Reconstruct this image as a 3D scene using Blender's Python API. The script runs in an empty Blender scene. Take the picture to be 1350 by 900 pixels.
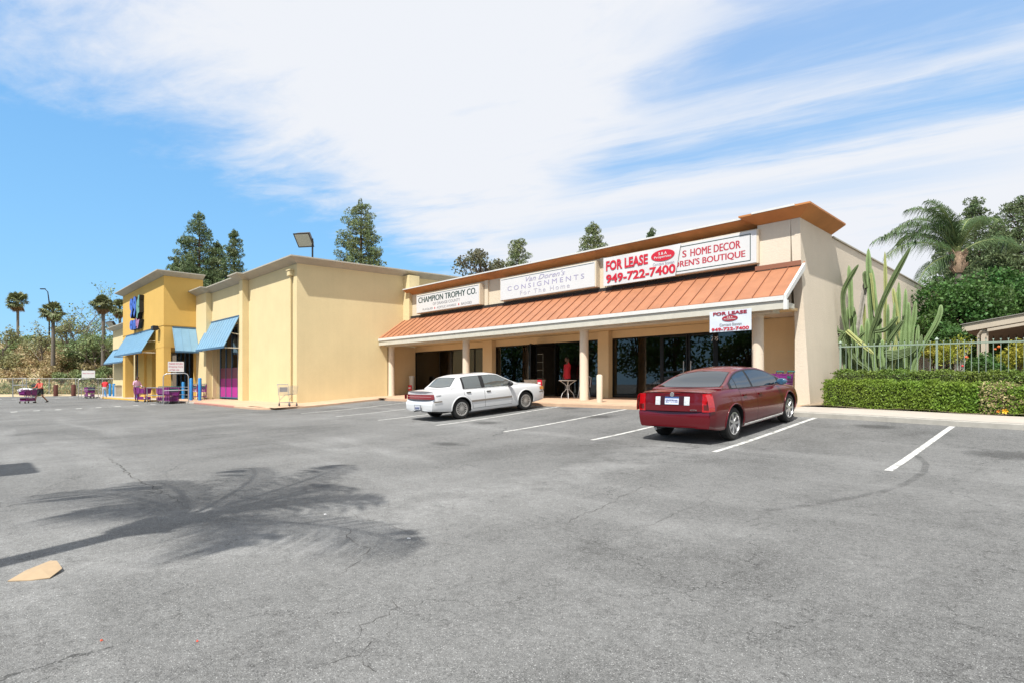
import bpy, bmesh, math, random
import numpy as np
from mathutils import Vector, Matrix
R = math.radians
random.seed(7)
rng = np.random.default_rng(11)
scene = bpy.context.scene
COL = scene.collection

# ------------------------------------------------------------------ camera, sky, sun, exposure
EYE = 1.5; FPX = 755.0; HOR = 506.0; YAW = R(45.75)
cd = bpy.data.cameras.new("camera"); cam = bpy.data.objects.new("camera", cd); COL.objects.link(cam)
cam.location = (0, 0, EYE); cam.rotation_euler = (R(90), 0, YAW)
cd.sensor_width = 36; cd.lens = FPX/1350*36; cd.shift_y = (HOR-450)/1350
cd.clip_start = 0.1; cd.clip_end = 3000
scene.camera = cam
V2 = (-math.sin(YAW), math.cos(YAW)); R2 = (math.cos(YAW), math.sin(YAW))

SUN_EL = R(58.5); SX, SY = 0.33, -0.944
w = bpy.data.worlds.new("World"); scene.world = w; w.use_nodes = True
nt = w.node_tree; N = nt.nodes; L = nt.links; N.clear()
def wn(t, **k):
    n = N.new(t)
    for a, b in k.items(): setattr(n, a, b)
    return n
def wmath(op, a, b=None, c=None):
    n = wn('ShaderNodeMath', operation=op)
    for i, x in enumerate((a, b, c)):
        if x is None: continue
        if isinstance(x, (int, float)): n.inputs[i].default_value = x
        else: L.new(x, n.inputs[i])
    return n.outputs[0]
def wstep(x, lo, hi):
    n = wn('ShaderNodeMapRange', interpolation_type='SMOOTHSTEP'); L.new(x, n.inputs[0])
    n.inputs[1].default_value = lo; n.inputs[2].default_value = hi; return n.outputs[0]
sky = wn('ShaderNodeTexSky', sky_type='NISHITA'); sky.sun_disc = False
sky.sun_elevation = SUN_EL; sky.sun_rotation = math.atan2(SX, SY)
sky.air_density = 1.0; sky.dust_density = 0.6; sky.ozone_density = 1.6; sky.altitude = 50
tc = wn('ShaderNodeTexCoord'); sep = wn('ShaderNodeSeparateXYZ'); L.new(tc.outputs['Generated'], sep.inputs[0])
dx, dy, dz = sep.outputs
zz = wmath('MAXIMUM', dz, 0.02)
cx = wmath('DIVIDE', wmath('ADD', wmath('MULTIPLY', dx, R2[0]), wmath('MULTIPLY', dy, R2[1])), zz)   # cloud deck coordinates
cy = wmath('DIVIDE', wmath('ADD', wmath('MULTIPLY', dx, V2[0]), wmath('MULTIPLY', dy, V2[1])), zz)
# streak frame: c across, s along
cc = wmath('ADD', cy, wmath('MULTIPLY', cx, 0.58)); ss = wmath('SUBTRACT', cx, wmath('MULTIPLY', cy, 0.58))
def noise(sx, sy, scale, detail=6, rough=0.55, off=0.0, dist=0.0):
    cb = wn('ShaderNodeCombineXYZ'); L.new(wmath('MULTIPLY', ss, sx), cb.inputs[0]); L.new(wmath('MULTIPLY', cc, sy), cb.inputs[1]); cb.inputs[2].default_value = off
    n = wn('ShaderNodeTexNoise'); L.new(cb.outputs[0], n.inputs['Vector']); n.inputs['Scale'].default_value = scale
    n.inputs['Detail'].default_value = detail; n.inputs['Roughness'].default_value = rough; n.inputs['Distortion'].default_value = dist
    return n.outputs[0]
n1 = noise(.8, 1.6, 1.6, 8, .6, 3.1, .4); n2 = noise(.35, 2.6, 2.2, 7, .62, 8.7, .3); n3 = noise(.7, 1.1, 5.5, 6, .65, 1.3, .6)
n1c = wmath('SUBTRACT', n1, .5); n2c = wmath('SUBTRACT', n2, .5); n3c = wmath('SUBTRACT', n3, .5)
# edge of the deck on the left (a line in deck space)
edge = wmath('SUBTRACT', cx, wmath('SUBTRACT', wmath('MULTIPLY', wmath('MINIMUM', cy, 6.0), .30), 1.95))
edge = wmath('ADD', edge, wmath('ADD', wmath('MULTIPLY', n1c, 1.5), wmath('MULTIPLY', n3c, .55)))
left = wstep(edge, -.45, .7)
def band(c0, hw, x0, x1, soft=.25):
    d = wmath('ABSOLUTE', wmath('SUBTRACT', wmath('ADD', cc, wmath('ADD', wmath('MULTIPLY', n2c, .65), wmath('MULTIPLY', n1c, .5))), c0))
    b = wmath('SUBTRACT', 1.0, wstep(d, -.02, hw*2.3))
    return wmath('MULTIPLY', wmath('MULTIPLY', b, wstep(wmath('ADD', cx, wmath('MULTIPLY', n1c, .8)), x0-soft, x0+soft)), wmath('SUBTRACT', 1.0, wstep(cx, x1, x1+1.2)))
gap = wmath('MAXIMUM', wmath('MAXIMUM', band(2.15, .30, .5, 3.0), band(2.92, .22, .3, 2.2)), wmath('MULTIPLY', band(3.9, .22, .0, 1.6), .45))
thin = wmath('ADD', .86, wmath('MULTIPLY', n1c, 1.0))
cloud = wmath('MULTIPLY', left, wmath('SUBTRACT', 1.0, wmath('MULTIPLY', gap, .8)))
cloud = wmath('MULTIPLY', cloud, wmath('MINIMUM', wmath('ADD', thin, .22), 1.0))
cloud = wmath('MULTIPLY', cloud, wstep(dz, .0, .07)); cloud.node.use_clamp = True
hz_ = wn('ShaderNodeMix', data_type='RGBA'); L.new(wstep(dz, .0, .75), hz_.inputs[0]); hz_.inputs[6].default_value = (1.45, 3.5, 5.6, 1); hz_.inputs[7].default_value = (.75, 2.1, 4.7, 1)
skm = wn('ShaderNodeMix', data_type='RGBA'); skm.inputs[0].default_value = .8; L.new(sky.outputs[0], skm.inputs[6]); L.new(hz_.outputs[2], skm.inputs[7])
hsv = wn('ShaderNodeHueSaturation'); hsv.inputs['Saturation'].default_value = 1.0; hsv.inputs['Value'].default_value = 1.0
L.new(skm.outputs[2], hsv.inputs['Color'])
mixc = wn('ShaderNodeMix', data_type='RGBA'); L.new(cloud, mixc.inputs[0]); L.new(hsv.outputs[0], mixc.inputs[6])
mixc.inputs[7].default_value = (4.6, 4.75, 5.05, 1)
bg = wn('ShaderNodeBackground'); bg.inputs[1].default_value = 0.10
L.new(mixc.outputs[2], bg.inputs[0]); wo = wn('ShaderNodeOutputWorld'); L.new(bg.outputs[0], wo.inputs[0])
sd = bpy.data.lights.new("sun", 'SUN'); sun = bpy.data.objects.new("sun", sd); COL.objects.link(sun)
sd.energy = 3.6; sd.angle = R(0.53); sd.color = (1.0, .96, .89)
sv = Vector((SX*math.cos(SUN_EL), SY*math.cos(SUN_EL), math.sin(SUN_EL)))
sun.rotation_euler = sv.to_track_quat('Z', 'Y').to_euler()
vs = scene.view_settings; vs.view_transform = 'Standard'; vs.look = 'None'; vs.exposure = 0.92; vs.gamma = 1
vs.use_curve_mapping = False
scene.cycles.max_bounces = 8; scene.cycles.transparent_max_bounces = 12

# ------------------------------------------------------------------ helpers
def ray(u, v):
    t = (u-675)/FPX; return (V2[0]+t*R2[0], V2[1]+t*R2[1], -(v-HOR)/FPX)
def onY(u, v, y): r = ray(u, v); d = y/r[1]; return Vector((r[0]*d, y, EYE+r[2]*d))
def atD(u, v, d): r = ray(u, v); return Vector((r[0]*d, r[1]*d, EYE+r[2]*d))
XK = [-90,-60,-45,-36,-28,-12,-5,-1,8]; YK = [-10,0,5,10,12.3,15.3,18]
GZ = [[.1,.15,.22,.28,.30,.32,.32],[.1,.15,.22,.30,.33,.36,.36],[.05,.12,.24,.38,.42,.45,.45],[.0,.08,.22,.40,.46,.55,.6],
      [.0,.05,.20,.34,.44,.68,.8],[.0,.02,.12,.30,.46,.716,.85],[.0,.0,.09,.26,.43,.69,.8],[.0,.0,.05,.17,.34,.57,.7],[.0,.0,.02,.12,.26,.5,.6]]
GZ = np.array(GZ)
def g(x, y):
    x = min(max(x, XK[0]), XK[-1]-1e-6); y = min(max(y, YK[0]), YK[-1]-1e-6)
    i = int(np.searchsorted(XK, x, 'right'))-1; j = int(np.searchsorted(YK, y, 'right'))-1
    i = min(i, len(XK)-2); j = min(j, len(YK)-2)
    a = (x-XK[i])/(XK[i+1]-XK[i]); b = (y-YK[j])/(YK[j+1]-YK[j])
    return float((1-a)*((1-b)*GZ[i,j]+b*GZ[i,j+1])+a*((1-b)*GZ[i+1,j]+b*GZ[i+1,j+1]))

class MB:
    def __init__(s): s.v = []; s.f = []; s.m = []
    def add(s, vs, fs, m=0):
        o = len(s.v); s.v += [tuple(p) for p in vs]; s.f += [tuple(i+o for i in q) for q in fs]; s.m += [m]*len(fs); return s
    def box(s, x0, x1, y0, y1, z0, z1, m=0, M=None):
        vs = [(x0,y0,z0),(x1,y0,z0),(x1,y1,z0),(x0,y1,z0),(x0,y0,z1),(x1,y0,z1),(x1,y1,z1),(x0,y1,z1)]
        if M is not None: vs = [M @ Vector(p) for p in vs]
        return s.add(vs, [(0,3,2,1),(4,5,6,7),(0,1,5,4),(1,2,6,5),(2,3,7,6),(3,0,4,7)], m)
    def prism(s, poly, axis, a, b, m=0):
        # poly: 2D points; axis: extrusion axis, the two others in order (x,y,z)
        n = len(poly)
        def P(p, t):
            if axis == 'x': return (t, p[0], p[1])
            if axis == 'y': return (p[0], t, p[1])
            return (p[0], p[1], t)
        vs = [P(p, a) for p in poly]+[P(p, b) for p in poly]
        fs = [tuple(range(n))[::-1], tuple(range(n, 2*n))]+[(i, (i+1) % n, n+(i+1) % n, n+i) for i in range(n)]
        return s.add(vs, fs, m)
    def tube(s, pts, r, n=8, m=0, caps=True):
        pts = [Vector(p) for p in pts]; rs = r if hasattr(r, '__len__') else [r]*len(pts)
        vs = []; prev = None
        for i, p in enumerate(pts):
            d = (pts[min(i+1, len(pts)-1)]-pts[max(i-1, 0)]).normalized()
            if prev is None:
                up = Vector((0,0,1)) if abs(d.z) < .9 else Vector((1,0,0)); a = d.cross(up).normalized()
            else: a = (prev-d*prev.dot(d)).normalized()
            prev = a; b = d.cross(a)
            for k in range(n):
                t = 2*math.pi*k/n; vs.append(p+(a*math.cos(t)+b*math.sin(t))*rs[i])
        fs = [(i*n+k, i*n+(k+1) % n, (i+1)*n+(k+1) % n, (i+1)*n+k) for i in range(len(pts)-1) for k in range(n)]
        if caps: fs += [tuple(range(n))[::-1], tuple(range((len(pts)-1)*n, len(pts)*n))]
        return s.add(vs, fs, m)
    def lathe(s, prof, n=24, M=None, m=0, ax='z'):
        vs = []
        for r_, h in prof:
            for k in range(n):
                t = 2*math.pi*k/n; c, q = r_*math.cos(t), r_*math.sin(t)
                p = Vector((c, q, h)) if ax == 'z' else Vector((h, c, q))
                vs.append(M @ p if M is not None else p)
        fs = [(i*n+k, i*n+(k+1) % n, (i+1)*n+(k+1) % n, (i+1)*n+k) for i in range(len(prof)-1) for k in range(n)]
        fs += [tuple(range(n))[::-1], tuple(range((len(prof)-1)*n, len(prof)*n))]
        return s.add(vs, fs, m)
    def grid(s, P, nu, nv, m=0):
        vs = [P(i/nu, j/nv) for i in range(nu+1) for j in range(nv+1)]
        fs = [(i*(nv+1)+j, (i+1)*(nv+1)+j, (i+1)*(nv+1)+j+1, i*(nv+1)+j+1) for i in range(nu) for j in range(nv)]
        return s.add(vs, fs, m)

def tag(o, label=None, cat=None, group=None, kind=None):
    if label: o['label'] = label
    if cat: o['category'] = cat
    if group: o['group'] = group
    if kind: o['kind'] = kind
    return o
def empty(name, loc=(0,0,0), label=None, cat=None, group=None):
    o = bpy.data.objects.new(name, None); COL.objects.link(o); o.location = loc; o.empty_display_size = .2
    return tag(o, label, cat, group)
def root_of(p):
    off = Vector((0,0,0))
    while p is not None: off += Vector(p.location); p = p.parent
    return off
def build(name, mb, mats, parent=None, smooth=None, bevel=0, world=True):
    """one mesh object; coordinates are world coordinates while the parents are unrotated"""
    if not isinstance(mats, (list, tuple)): mats = [mats]
    off = root_of(parent) if (parent is not None and world) else Vector((0,0,0))
    me = bpy.data.meshes.new(name)
    me.from_pydata([(p[0]-off.x, p[1]-off.y, p[2]-off.z) for p in mb.v], [], mb.f)
    for m in mats: me.materials.append(m)
    if len(mats) > 1: me.polygons.foreach_set('material_index', mb.m)
    me.update()
    bm = bmesh.new(); bm.from_mesh(me)
    if bevel:
        es = [e for e in bm.edges if len(e.link_faces) == 2 and e.calc_face_angle(0) > R(40)]
        if es: bmesh.ops.bevel(bm, geom=es, offset=bevel, segments=2, affect='EDGES', clamp_overlap=True)
    bmesh.ops.recalc_face_normals(bm, faces=bm.faces); bm.to_mesh(me); bm.free()
    if smooth is not None:
        me.polygons.foreach_set('use_smooth', [True]*len(me.polygons))
        me.set_sharp_from_angle(angle=R(smooth))
    o = bpy.data.objects.new(name, me); COL.objects.link(o)
    if parent is not None: o.parent = parent
    return o
def copy_tree(o, parent=None):
    c = o.copy(); COL.objects.link(c); c.parent = parent
    for ch in list(o.children): copy_tree(ch, c)
    return c

# ------------------------------------------------------------------ materials
def new_mat(name):
    m = bpy.data.materials.new(name); m.use_nodes = True
    return m, m.node_tree.nodes, m.node_tree.links, m.node_tree.nodes['Principled BSDF']
def setc(b, rgb): b.inputs['Base Color'].default_value = (*rgb, 1)
def mat(name, rgb, rough=.6, metal=0, var=.0, vscale=3., bump=0., bscale=60., coat=0, spec=None, var2=0):
    m, n, l, b = new_mat(name); setc(b, rgb)
    b.inputs['Roughness'].default_value = rough; b.inputs['Metallic'].default_value = metal
    b.inputs['Coat Weight'].default_value = coat; b.inputs['Coat Roughness'].default_value = .04
    if spec is not None: b.inputs['Specular IOR Level'].default_value = spec
    t = n.new('ShaderNodeTexCoord')
    if var:
        mp = n.new('ShaderNodeMapping'); mp.inputs['Scale'].default_value = (1, 1, .35 if var2 else 1); l.new(t.outputs['Object'], mp.inputs[0])
        x = n.new('ShaderNodeTexNoise'); x.inputs['Scale'].default_value = vscale; x.inputs['Detail'].default_value = 8; x.inputs['Roughness'].default_value = .65
        l.new(mp.outputs[0], x.inputs['Vector'])
        rp = n.new('ShaderNodeValToRGB'); rp.color_ramp.elements[0].position = .3; rp.color_ramp.elements[1].position = .7
        rp.color_ramp.elements[0].color = (*[c*(1-var) for c in rgb], 1); rp.color_ramp.elements[1].color = (*[min(1, c*(1+var*.6)) for c in rgb], 1)
        l.new(x.outputs[0], rp.inputs[0]); l.new(rp.outputs[0], b.inputs['Base Color'])
    if bump:
        x = n.new('ShaderNodeTexNoise'); x.inputs['Scale'].default_value = bscale; x.inputs['Detail'].default_value = 4; l.new(t.outputs['Object'], x.inputs['Vector'])
        bp = n.new('ShaderNodeBump'); bp.inputs['Strength'].default_value = bump; bp.inputs['Distance'].default_value = .02
        l.new(x.outputs[0], bp.inputs['Height']); l.new(bp.outputs[0], b.inputs['Normal'])
    return m
def stucco(name, rgb, var=.07, streak=.022):
    """rough plaster: fine grain bump, soft blotches, faint vertical run marks"""
    m, n, l, b = new_mat(name); b.inputs['Roughness'].default_value = .92; b.inputs['Specular IOR Level'].default_value = .2
    t = n.new('ShaderNodeTexCoord')
    a = n.new('ShaderNodeTexNoise'); a.inputs['Scale'].default_value = .7; a.inputs['Detail'].default_value = 9; a.inputs['Roughness'].default_value = .6; l.new(t.outputs['Object'], a.inputs['Vector'])
    mp = n.new('ShaderNodeMapping'); mp.inputs['Scale'].default_value = (5, 5, .22); l.new(t.outputs['Object'], mp.inputs[0])
    s_ = n.new('ShaderNodeTexNoise'); s_.inputs['Scale'].default_value = 1; s_.inputs['Detail'].default_value = 6; l.new(mp.outputs[0], s_.inputs['Vector'])
    f = n.new('ShaderNodeTexNoise'); f.inputs['Scale'].default_value = 26; f.inputs['Detail'].default_value = 5; f.inputs['Roughness'].default_value = .7; l.new(t.outputs['Object'], f.inputs['Vector'])
    def M(op, x, y):
        q = n.new('ShaderNodeMath'); q.operation = op
        for i, k in enumerate((x, y)):
            if isinstance(k, (int, float)): q.inputs[i].default_value = k
            else: l.new(k, q.inputs[i])
        return q.outputs[0]
    val = M('ADD', M('ADD', M('MULTIPLY', M('SUBTRACT', a.outputs[0], .5), var*3.2), M('MULTIPLY', M('SUBTRACT', s_.outputs[0], .5), streak*3)), M('MULTIPLY', M('SUBTRACT', f.outputs[0], .5), .22))
    val = M('ADD', val, 1.0)
    hs = n.new('ShaderNodeHueSaturation'); hs.inputs['Color'].default_value = (*rgb, 1); l.new(val, hs.inputs['Value']); l.new(hs.outputs[0], b.inputs['Base Color'])
    bp = n.new('ShaderNodeBump'); bp.inputs['Strength'].default_value = .55; bp.inputs['Distance'].default_value = .02; l.new(f.outputs[0], bp.inputs['Height']); l.new(bp.outputs[0], b.inputs['Normal'])
    return m
def leaf_mat(name, rgb, var=.35, trans=.35, hue=.03):
    m, n, l, b = new_mat(name); b.inputs['Roughness'].default_value = .55; b.inputs['Specular IOR Level'].default_value = .35
    ge = n.new('ShaderNodeNewGeometry'); t = n.new('ShaderNodeTexCoord')
    x = n.new('ShaderNodeTexNoise'); x.inputs['Scale'].default_value = .9; x.inputs['Detail'].default_value = 4; l.new(t.outputs['Object'], x.inputs['Vector'])
    r1 = n.new('ShaderNodeMapRange'); l.new(ge.outputs['Random Per Island'], r1.inputs[0]); r1.inputs[3].default_value = 1-var; r1.inputs[4].default_value = 1+var
    r2 = n.new('ShaderNodeMapRange'); l.new(x.outputs[0], r2.inputs[0]); r2.inputs[1].default_value = .3; r2.inputs[2].default_value = .7; r2.inputs[3].default_value = .5-hue; r2.inputs[4].default_value = .5+hue
    hs = n.new('ShaderNodeHueSaturation'); hs.inputs['Color'].default_value = (*rgb, 1); l.new(r1.outputs[0], hs.inputs['Value']); l.new(r2.outputs[0], hs.inputs['Hue'])
    l.new(hs.outputs[0], b.inputs['Base Color'])
    tr = n.new('ShaderNodeBsdfTranslucent'); l.new(hs.outputs[0], tr.inputs[0]); mx = n.new('ShaderNodeMixShader'); mx.inputs[0].default_value = trans
    l.new(b.outputs[0], mx.inputs[1]); l.new(tr.outputs[0], mx.inputs[2]); l.new(mx.outputs[0], n['Material Output'].inputs[0])
    return m
def glass_mat(name, tint, refl=.12, rough=.0, opaque=.0, dark=(.01,.01,.01)):
    m, n, l, b = new_mat(name); n.remove(b)
    tr = n.new('ShaderNodeBsdfTransparent'); tr.inputs[0].default_value = (*tint, 1)
    df = n.new('ShaderNodeBsdfDiffuse'); df.inputs[0].default_value = (*dark, 1)
    m0 = n.new('ShaderNodeMixShader'); m0.inputs[0].default_value = opaque; l.new(tr.outputs[0], m0.inputs[1]); l.new(df.outputs[0], m0.inputs[2])
    gl = n.new('ShaderNodeBsdfGlossy'); gl.inputs[0].default_value = (.9,.93,.95,1); gl.inputs['Roughness'].default_value = rough
    fr = n.new('ShaderNodeFresnel'); fr.inputs[0].default_value = 1.5
    mx = n.new('ShaderNodeMixShader'); ad = n.new('ShaderNodeMath'); ad.operation = 'ADD'; ad.inputs[1].default_value = refl; ad.use_clamp = True
    l.new(fr.outputs[0], ad.inputs[0]); l.new(ad.outputs[0], mx.inputs[0]); l.new(m0.outputs[0], mx.inputs[1]); l.new(gl.outputs[0], mx.inputs[2])
    l.new(mx.outputs[0], n['Material Output'].inputs[0]); return m

M = {}
M['cream'] = stucco('cream_stucco', (.61,.53,.41)); M['tan'] = stucco('tan_stucco', (.66,.50,.29))
M['sand'] = stucco('sand_stucco', (.63,.555,.45)); M['yellow'] = stucco('pale_yellow_stucco', (.66,.545,.315))
M['gold'] = stucco('golden_stucco', (.62,.40,.115)); M['column'] = stucco('column_stucco', (.62,.53,.42))
M['cornice'] = mat('grey_cream_cornice', (.42,.39,.32), .7, var=.12, vscale=2)
M['cornice_or'] = mat('rust_orange_cornice', (.47,.19,.055), .6, var=.25, vscale=.8, var2=0)
M['white'] = mat('white_paint', (.62,.62,.60), .5, var=.08, vscale=4); M['offwhite'] = mat('off_white_paint', (.52,.50,.43), .6, var=.12, vscale=3)
M['roof_or'] = mat('coral_metal_roof', (.36,.155,.08), .5, var=.2, vscale=1.6); M['roof_seam'] = mat('dark_roof_seam', (.25,.10,.055), .5)
M['blue_roof'] = mat('light_blue_metal', (.20,.36,.50), .38, var=.1, vscale=1.5); M['blue_dk'] = mat('blue_trim', (.05,.12,.2), .5)
M['blue'] = mat('blue_bollard_paint', (.02,.20,.50), .4, var=.1)
M['bronze'] = mat('dark_bronze_frame', (.018,.016,.014), .35, .6); M['black'] = mat('black_plastic', (.012,.012,.013), .5)
M['dark'] = mat('dark_gap', (.006,.006,.006), .9); M['roofing'] = mat('grey_roofing', (.3,.29,.27), .9, var=.1)
M['concrete'] = mat('pale_concrete', (.41,.37,.325), .9, var=.12, vscale=1.3, bump=.2, bscale=120)
M['kerbpaint'] = mat('terracotta_painted_concrete', (.50,.34,.23), .85, var=.16, vscale=1.8, bump=.2, bscale=100)
M['kerb'] = mat('grey_kerb', (.36,.345,.31), .9, var=.18, vscale=3, bump=.3, bscale=90); M['redkerb'] = mat('faded_red_kerb', (.42,.2,.16), .85, var=.25, vscale=4)
M['yelkerb'] = mat('yellow_kerb', (.6,.36,.06), .8, var=.2, vscale=4)
M['soil'] = mat('dry_soil', (.30,.23,.16), .95, var=.35, vscale=6, bump=.6, bscale=30)
M['glass'] = glass_mat('tinted_shop_glass', (.40,.39,.36), .025); M['cglass'] = glass_mat('car_glass', (.45,.52,.5), .06)
M['steel'] = mat('galvanised_steel', (.45,.46,.47), .38, .75); M['chrome'] = mat('chrome', (.75,.75,.76), .12, 1.0)
M['alloy'] = mat('silver_alloy', (.62,.62,.63), .28, .85); M['tyre'] = mat('tyre_rubber', (.016,.016,.016), .85, bump=.1)
M['purple'] = mat('purple_plastic', (.17,.018,.15), .4, var=.1); M['teal'] = mat('teal_plastic', (.01,.17,.15), .4); M['magenta'] = mat('magenta_film', (.42,.03,.27), .5)
M['signwhite'] = mat('sign_white', (.60,.60,.60), .45, var=.03, vscale=2); M['signred'] = mat('sign_red', (.50,.012,.03), .5); M['signdark'] = mat('sign_dark_green', (.02,.05,.045), .5)
M['lilac'] = mat('faded_lilac', (.31,.29,.42), .6); M['lilac2'] = mat('very_faded_lilac', (.38,.37,.44), .6); M['grey_letter'] = mat('grey_letter', (.22,.22,.23), .6)
M['bannershade'] = mat('shaded_banner', (.56,.61,.68), .55, var=.03)  # white vinyl with bluish shade put into its base colour
M['bark'] = mat('brown_bark', (.12,.085,.06), .95, var=.3, vscale=8, bump=.8, bscale=20); M['palmbark'] = mat('palm_bark', (.15,.13,.11), .95, var=.3, vscale=10, bump=.8, bscale=25)
M['fencegreen'] = mat('pale_green_iron', (.24,.31,.25), .5, var=.15, vscale=20); M['cactus'] = mat('cactus_green', (.19,.28,.11), .6, var=.3, vscale=2.5, bump=.2)
M['cactus2'] = mat('old_cactus_green', (.11,.16,.06), .7, var=.4, vscale=3, bump=.3); M['cactus3'] = mat('yellow_cactus_green', (.30,.33,.12), .6, var=.2, vscale=3)
M['cactusgrey'] = mat('woody_cactus', (.38,.36,.32), .85, var=.35, vscale=6)
M['terrac'] = mat('planter_concrete', (.42,.39,.34), .9, var=.15, vscale=4); M['skin'] = mat('skin', (.42,.23,.15), .55); M['skin2'] = mat('dark_skin', (.16,.08,.05), .55)
M['needle'] = leaf_mat('pine_needles', (.12,.165,.07), .4, .2); M['needle2'] = leaf_mat('pale_pine_needles', (.17,.21,.09), .4, .22)
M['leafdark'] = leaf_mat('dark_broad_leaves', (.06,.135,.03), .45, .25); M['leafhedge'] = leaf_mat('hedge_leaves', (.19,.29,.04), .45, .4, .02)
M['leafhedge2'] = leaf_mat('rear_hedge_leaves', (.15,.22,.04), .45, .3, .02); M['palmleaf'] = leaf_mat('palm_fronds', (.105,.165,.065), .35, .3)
M['fanleaf'] = leaf_mat('fan_palm_leaves', (.14,.16,.07), .35, .2); M['dryfrond'] = leaf_mat('dead_fronds', (.26,.17,.08), .3, .2)
M['shrub1'] = leaf_mat('olive_shrub', (.26,.27,.13), .45, .25, .04); M['shrub2'] = leaf_mat('green_shrub', (.20,.26,.11), .45, .3, .04)
M['shrubdry'] = leaf_mat('dry_shrub', (.42,.34,.18), .35, .25, .03); M['grassdry'] = leaf_mat('dry_grass', (.48,.39,.21), .35, .25, .03)
M['euc'] = leaf_mat('eucalypt_leaves', (.13,.13,.07), .4, .2, .05); M['yelleaf'] = leaf_mat('yellow_green_leaves', (.32,.36,.05), .4, .4, .04)
M['hillsoil'] = mat('bank_soil', (.42,.34,.21), .95, var=.35, vscale=.35)

# ------------------------------------------------------------------ text as mesh
def text_mb(body, x0, x1, z0, z1, y, depth=.006, bold=0.0, shear=0.0, spacing=1.0, tight=False, mb=None, m=0, taper=None, twice=0.0):
    if twice:
        mb = text_mb(body, x0, x1-twice, z0, z1, y, depth, 0, shear, spacing, mb=mb, m=m); return text_mb(body, x0+twice, x1, z0, z1, y, depth-.0006, 0, shear, spacing, mb=mb, m=m)
    cu = bpy.data.curves.new('t', 'FONT'); cu.body = body; cu.offset = bold; cu.shear = shear; cu.space_character = spacing; cu.resolution_u = 3
    o = bpy.data.objects.new('t', cu); COL.objects.link(o)
    dg = bpy.context.evaluated_depsgraph_get(); me = bpy.data.meshes.new_from_object(o.evaluated_get(dg))
    co = np.array([v.co[:] for v in me.vertices]); fs = [tuple(p.vertices) for p in me.polygons]
    bpy.data.objects.remove(o); bpy.data.curves.remove(cu); bpy.data.meshes.remove(me)
    mn, mx = co.min(0), co.max(0); X = (co[:,0]-mn[0])/(mx[0]-mn[0]); Z = (co[:,1]-mn[1])/(mx[1]-mn[1])
    mb = mb or MB(); n = len(co)
    pts = [(x0+(x1-x0)*X[i], y-depth, z0+(z1-z0)*Z[i]) for i in range(n)]
    mb.add(pts, fs, m)
    # side walls so that letters are solid
    from collections import Counter
    ec = Counter(); dirs = {}
    for q in fs:
        for i in range(len(q)):
            a, b = q[i], q[(i+1) % len(q)]; k = (min(a,b), max(a,b)); ec[k] += 1; dirs[k] = (a, b)
    bd = [dirs[k] for k, c in ec.items() if c == 1]
    for a, b in bd:
        p, q = pts[a], pts[b]; mb.add([p, q, (q[0], y, q[2]), (p[0], y, p[2])], [(1,0,3,2)], m)
    return mb

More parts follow.
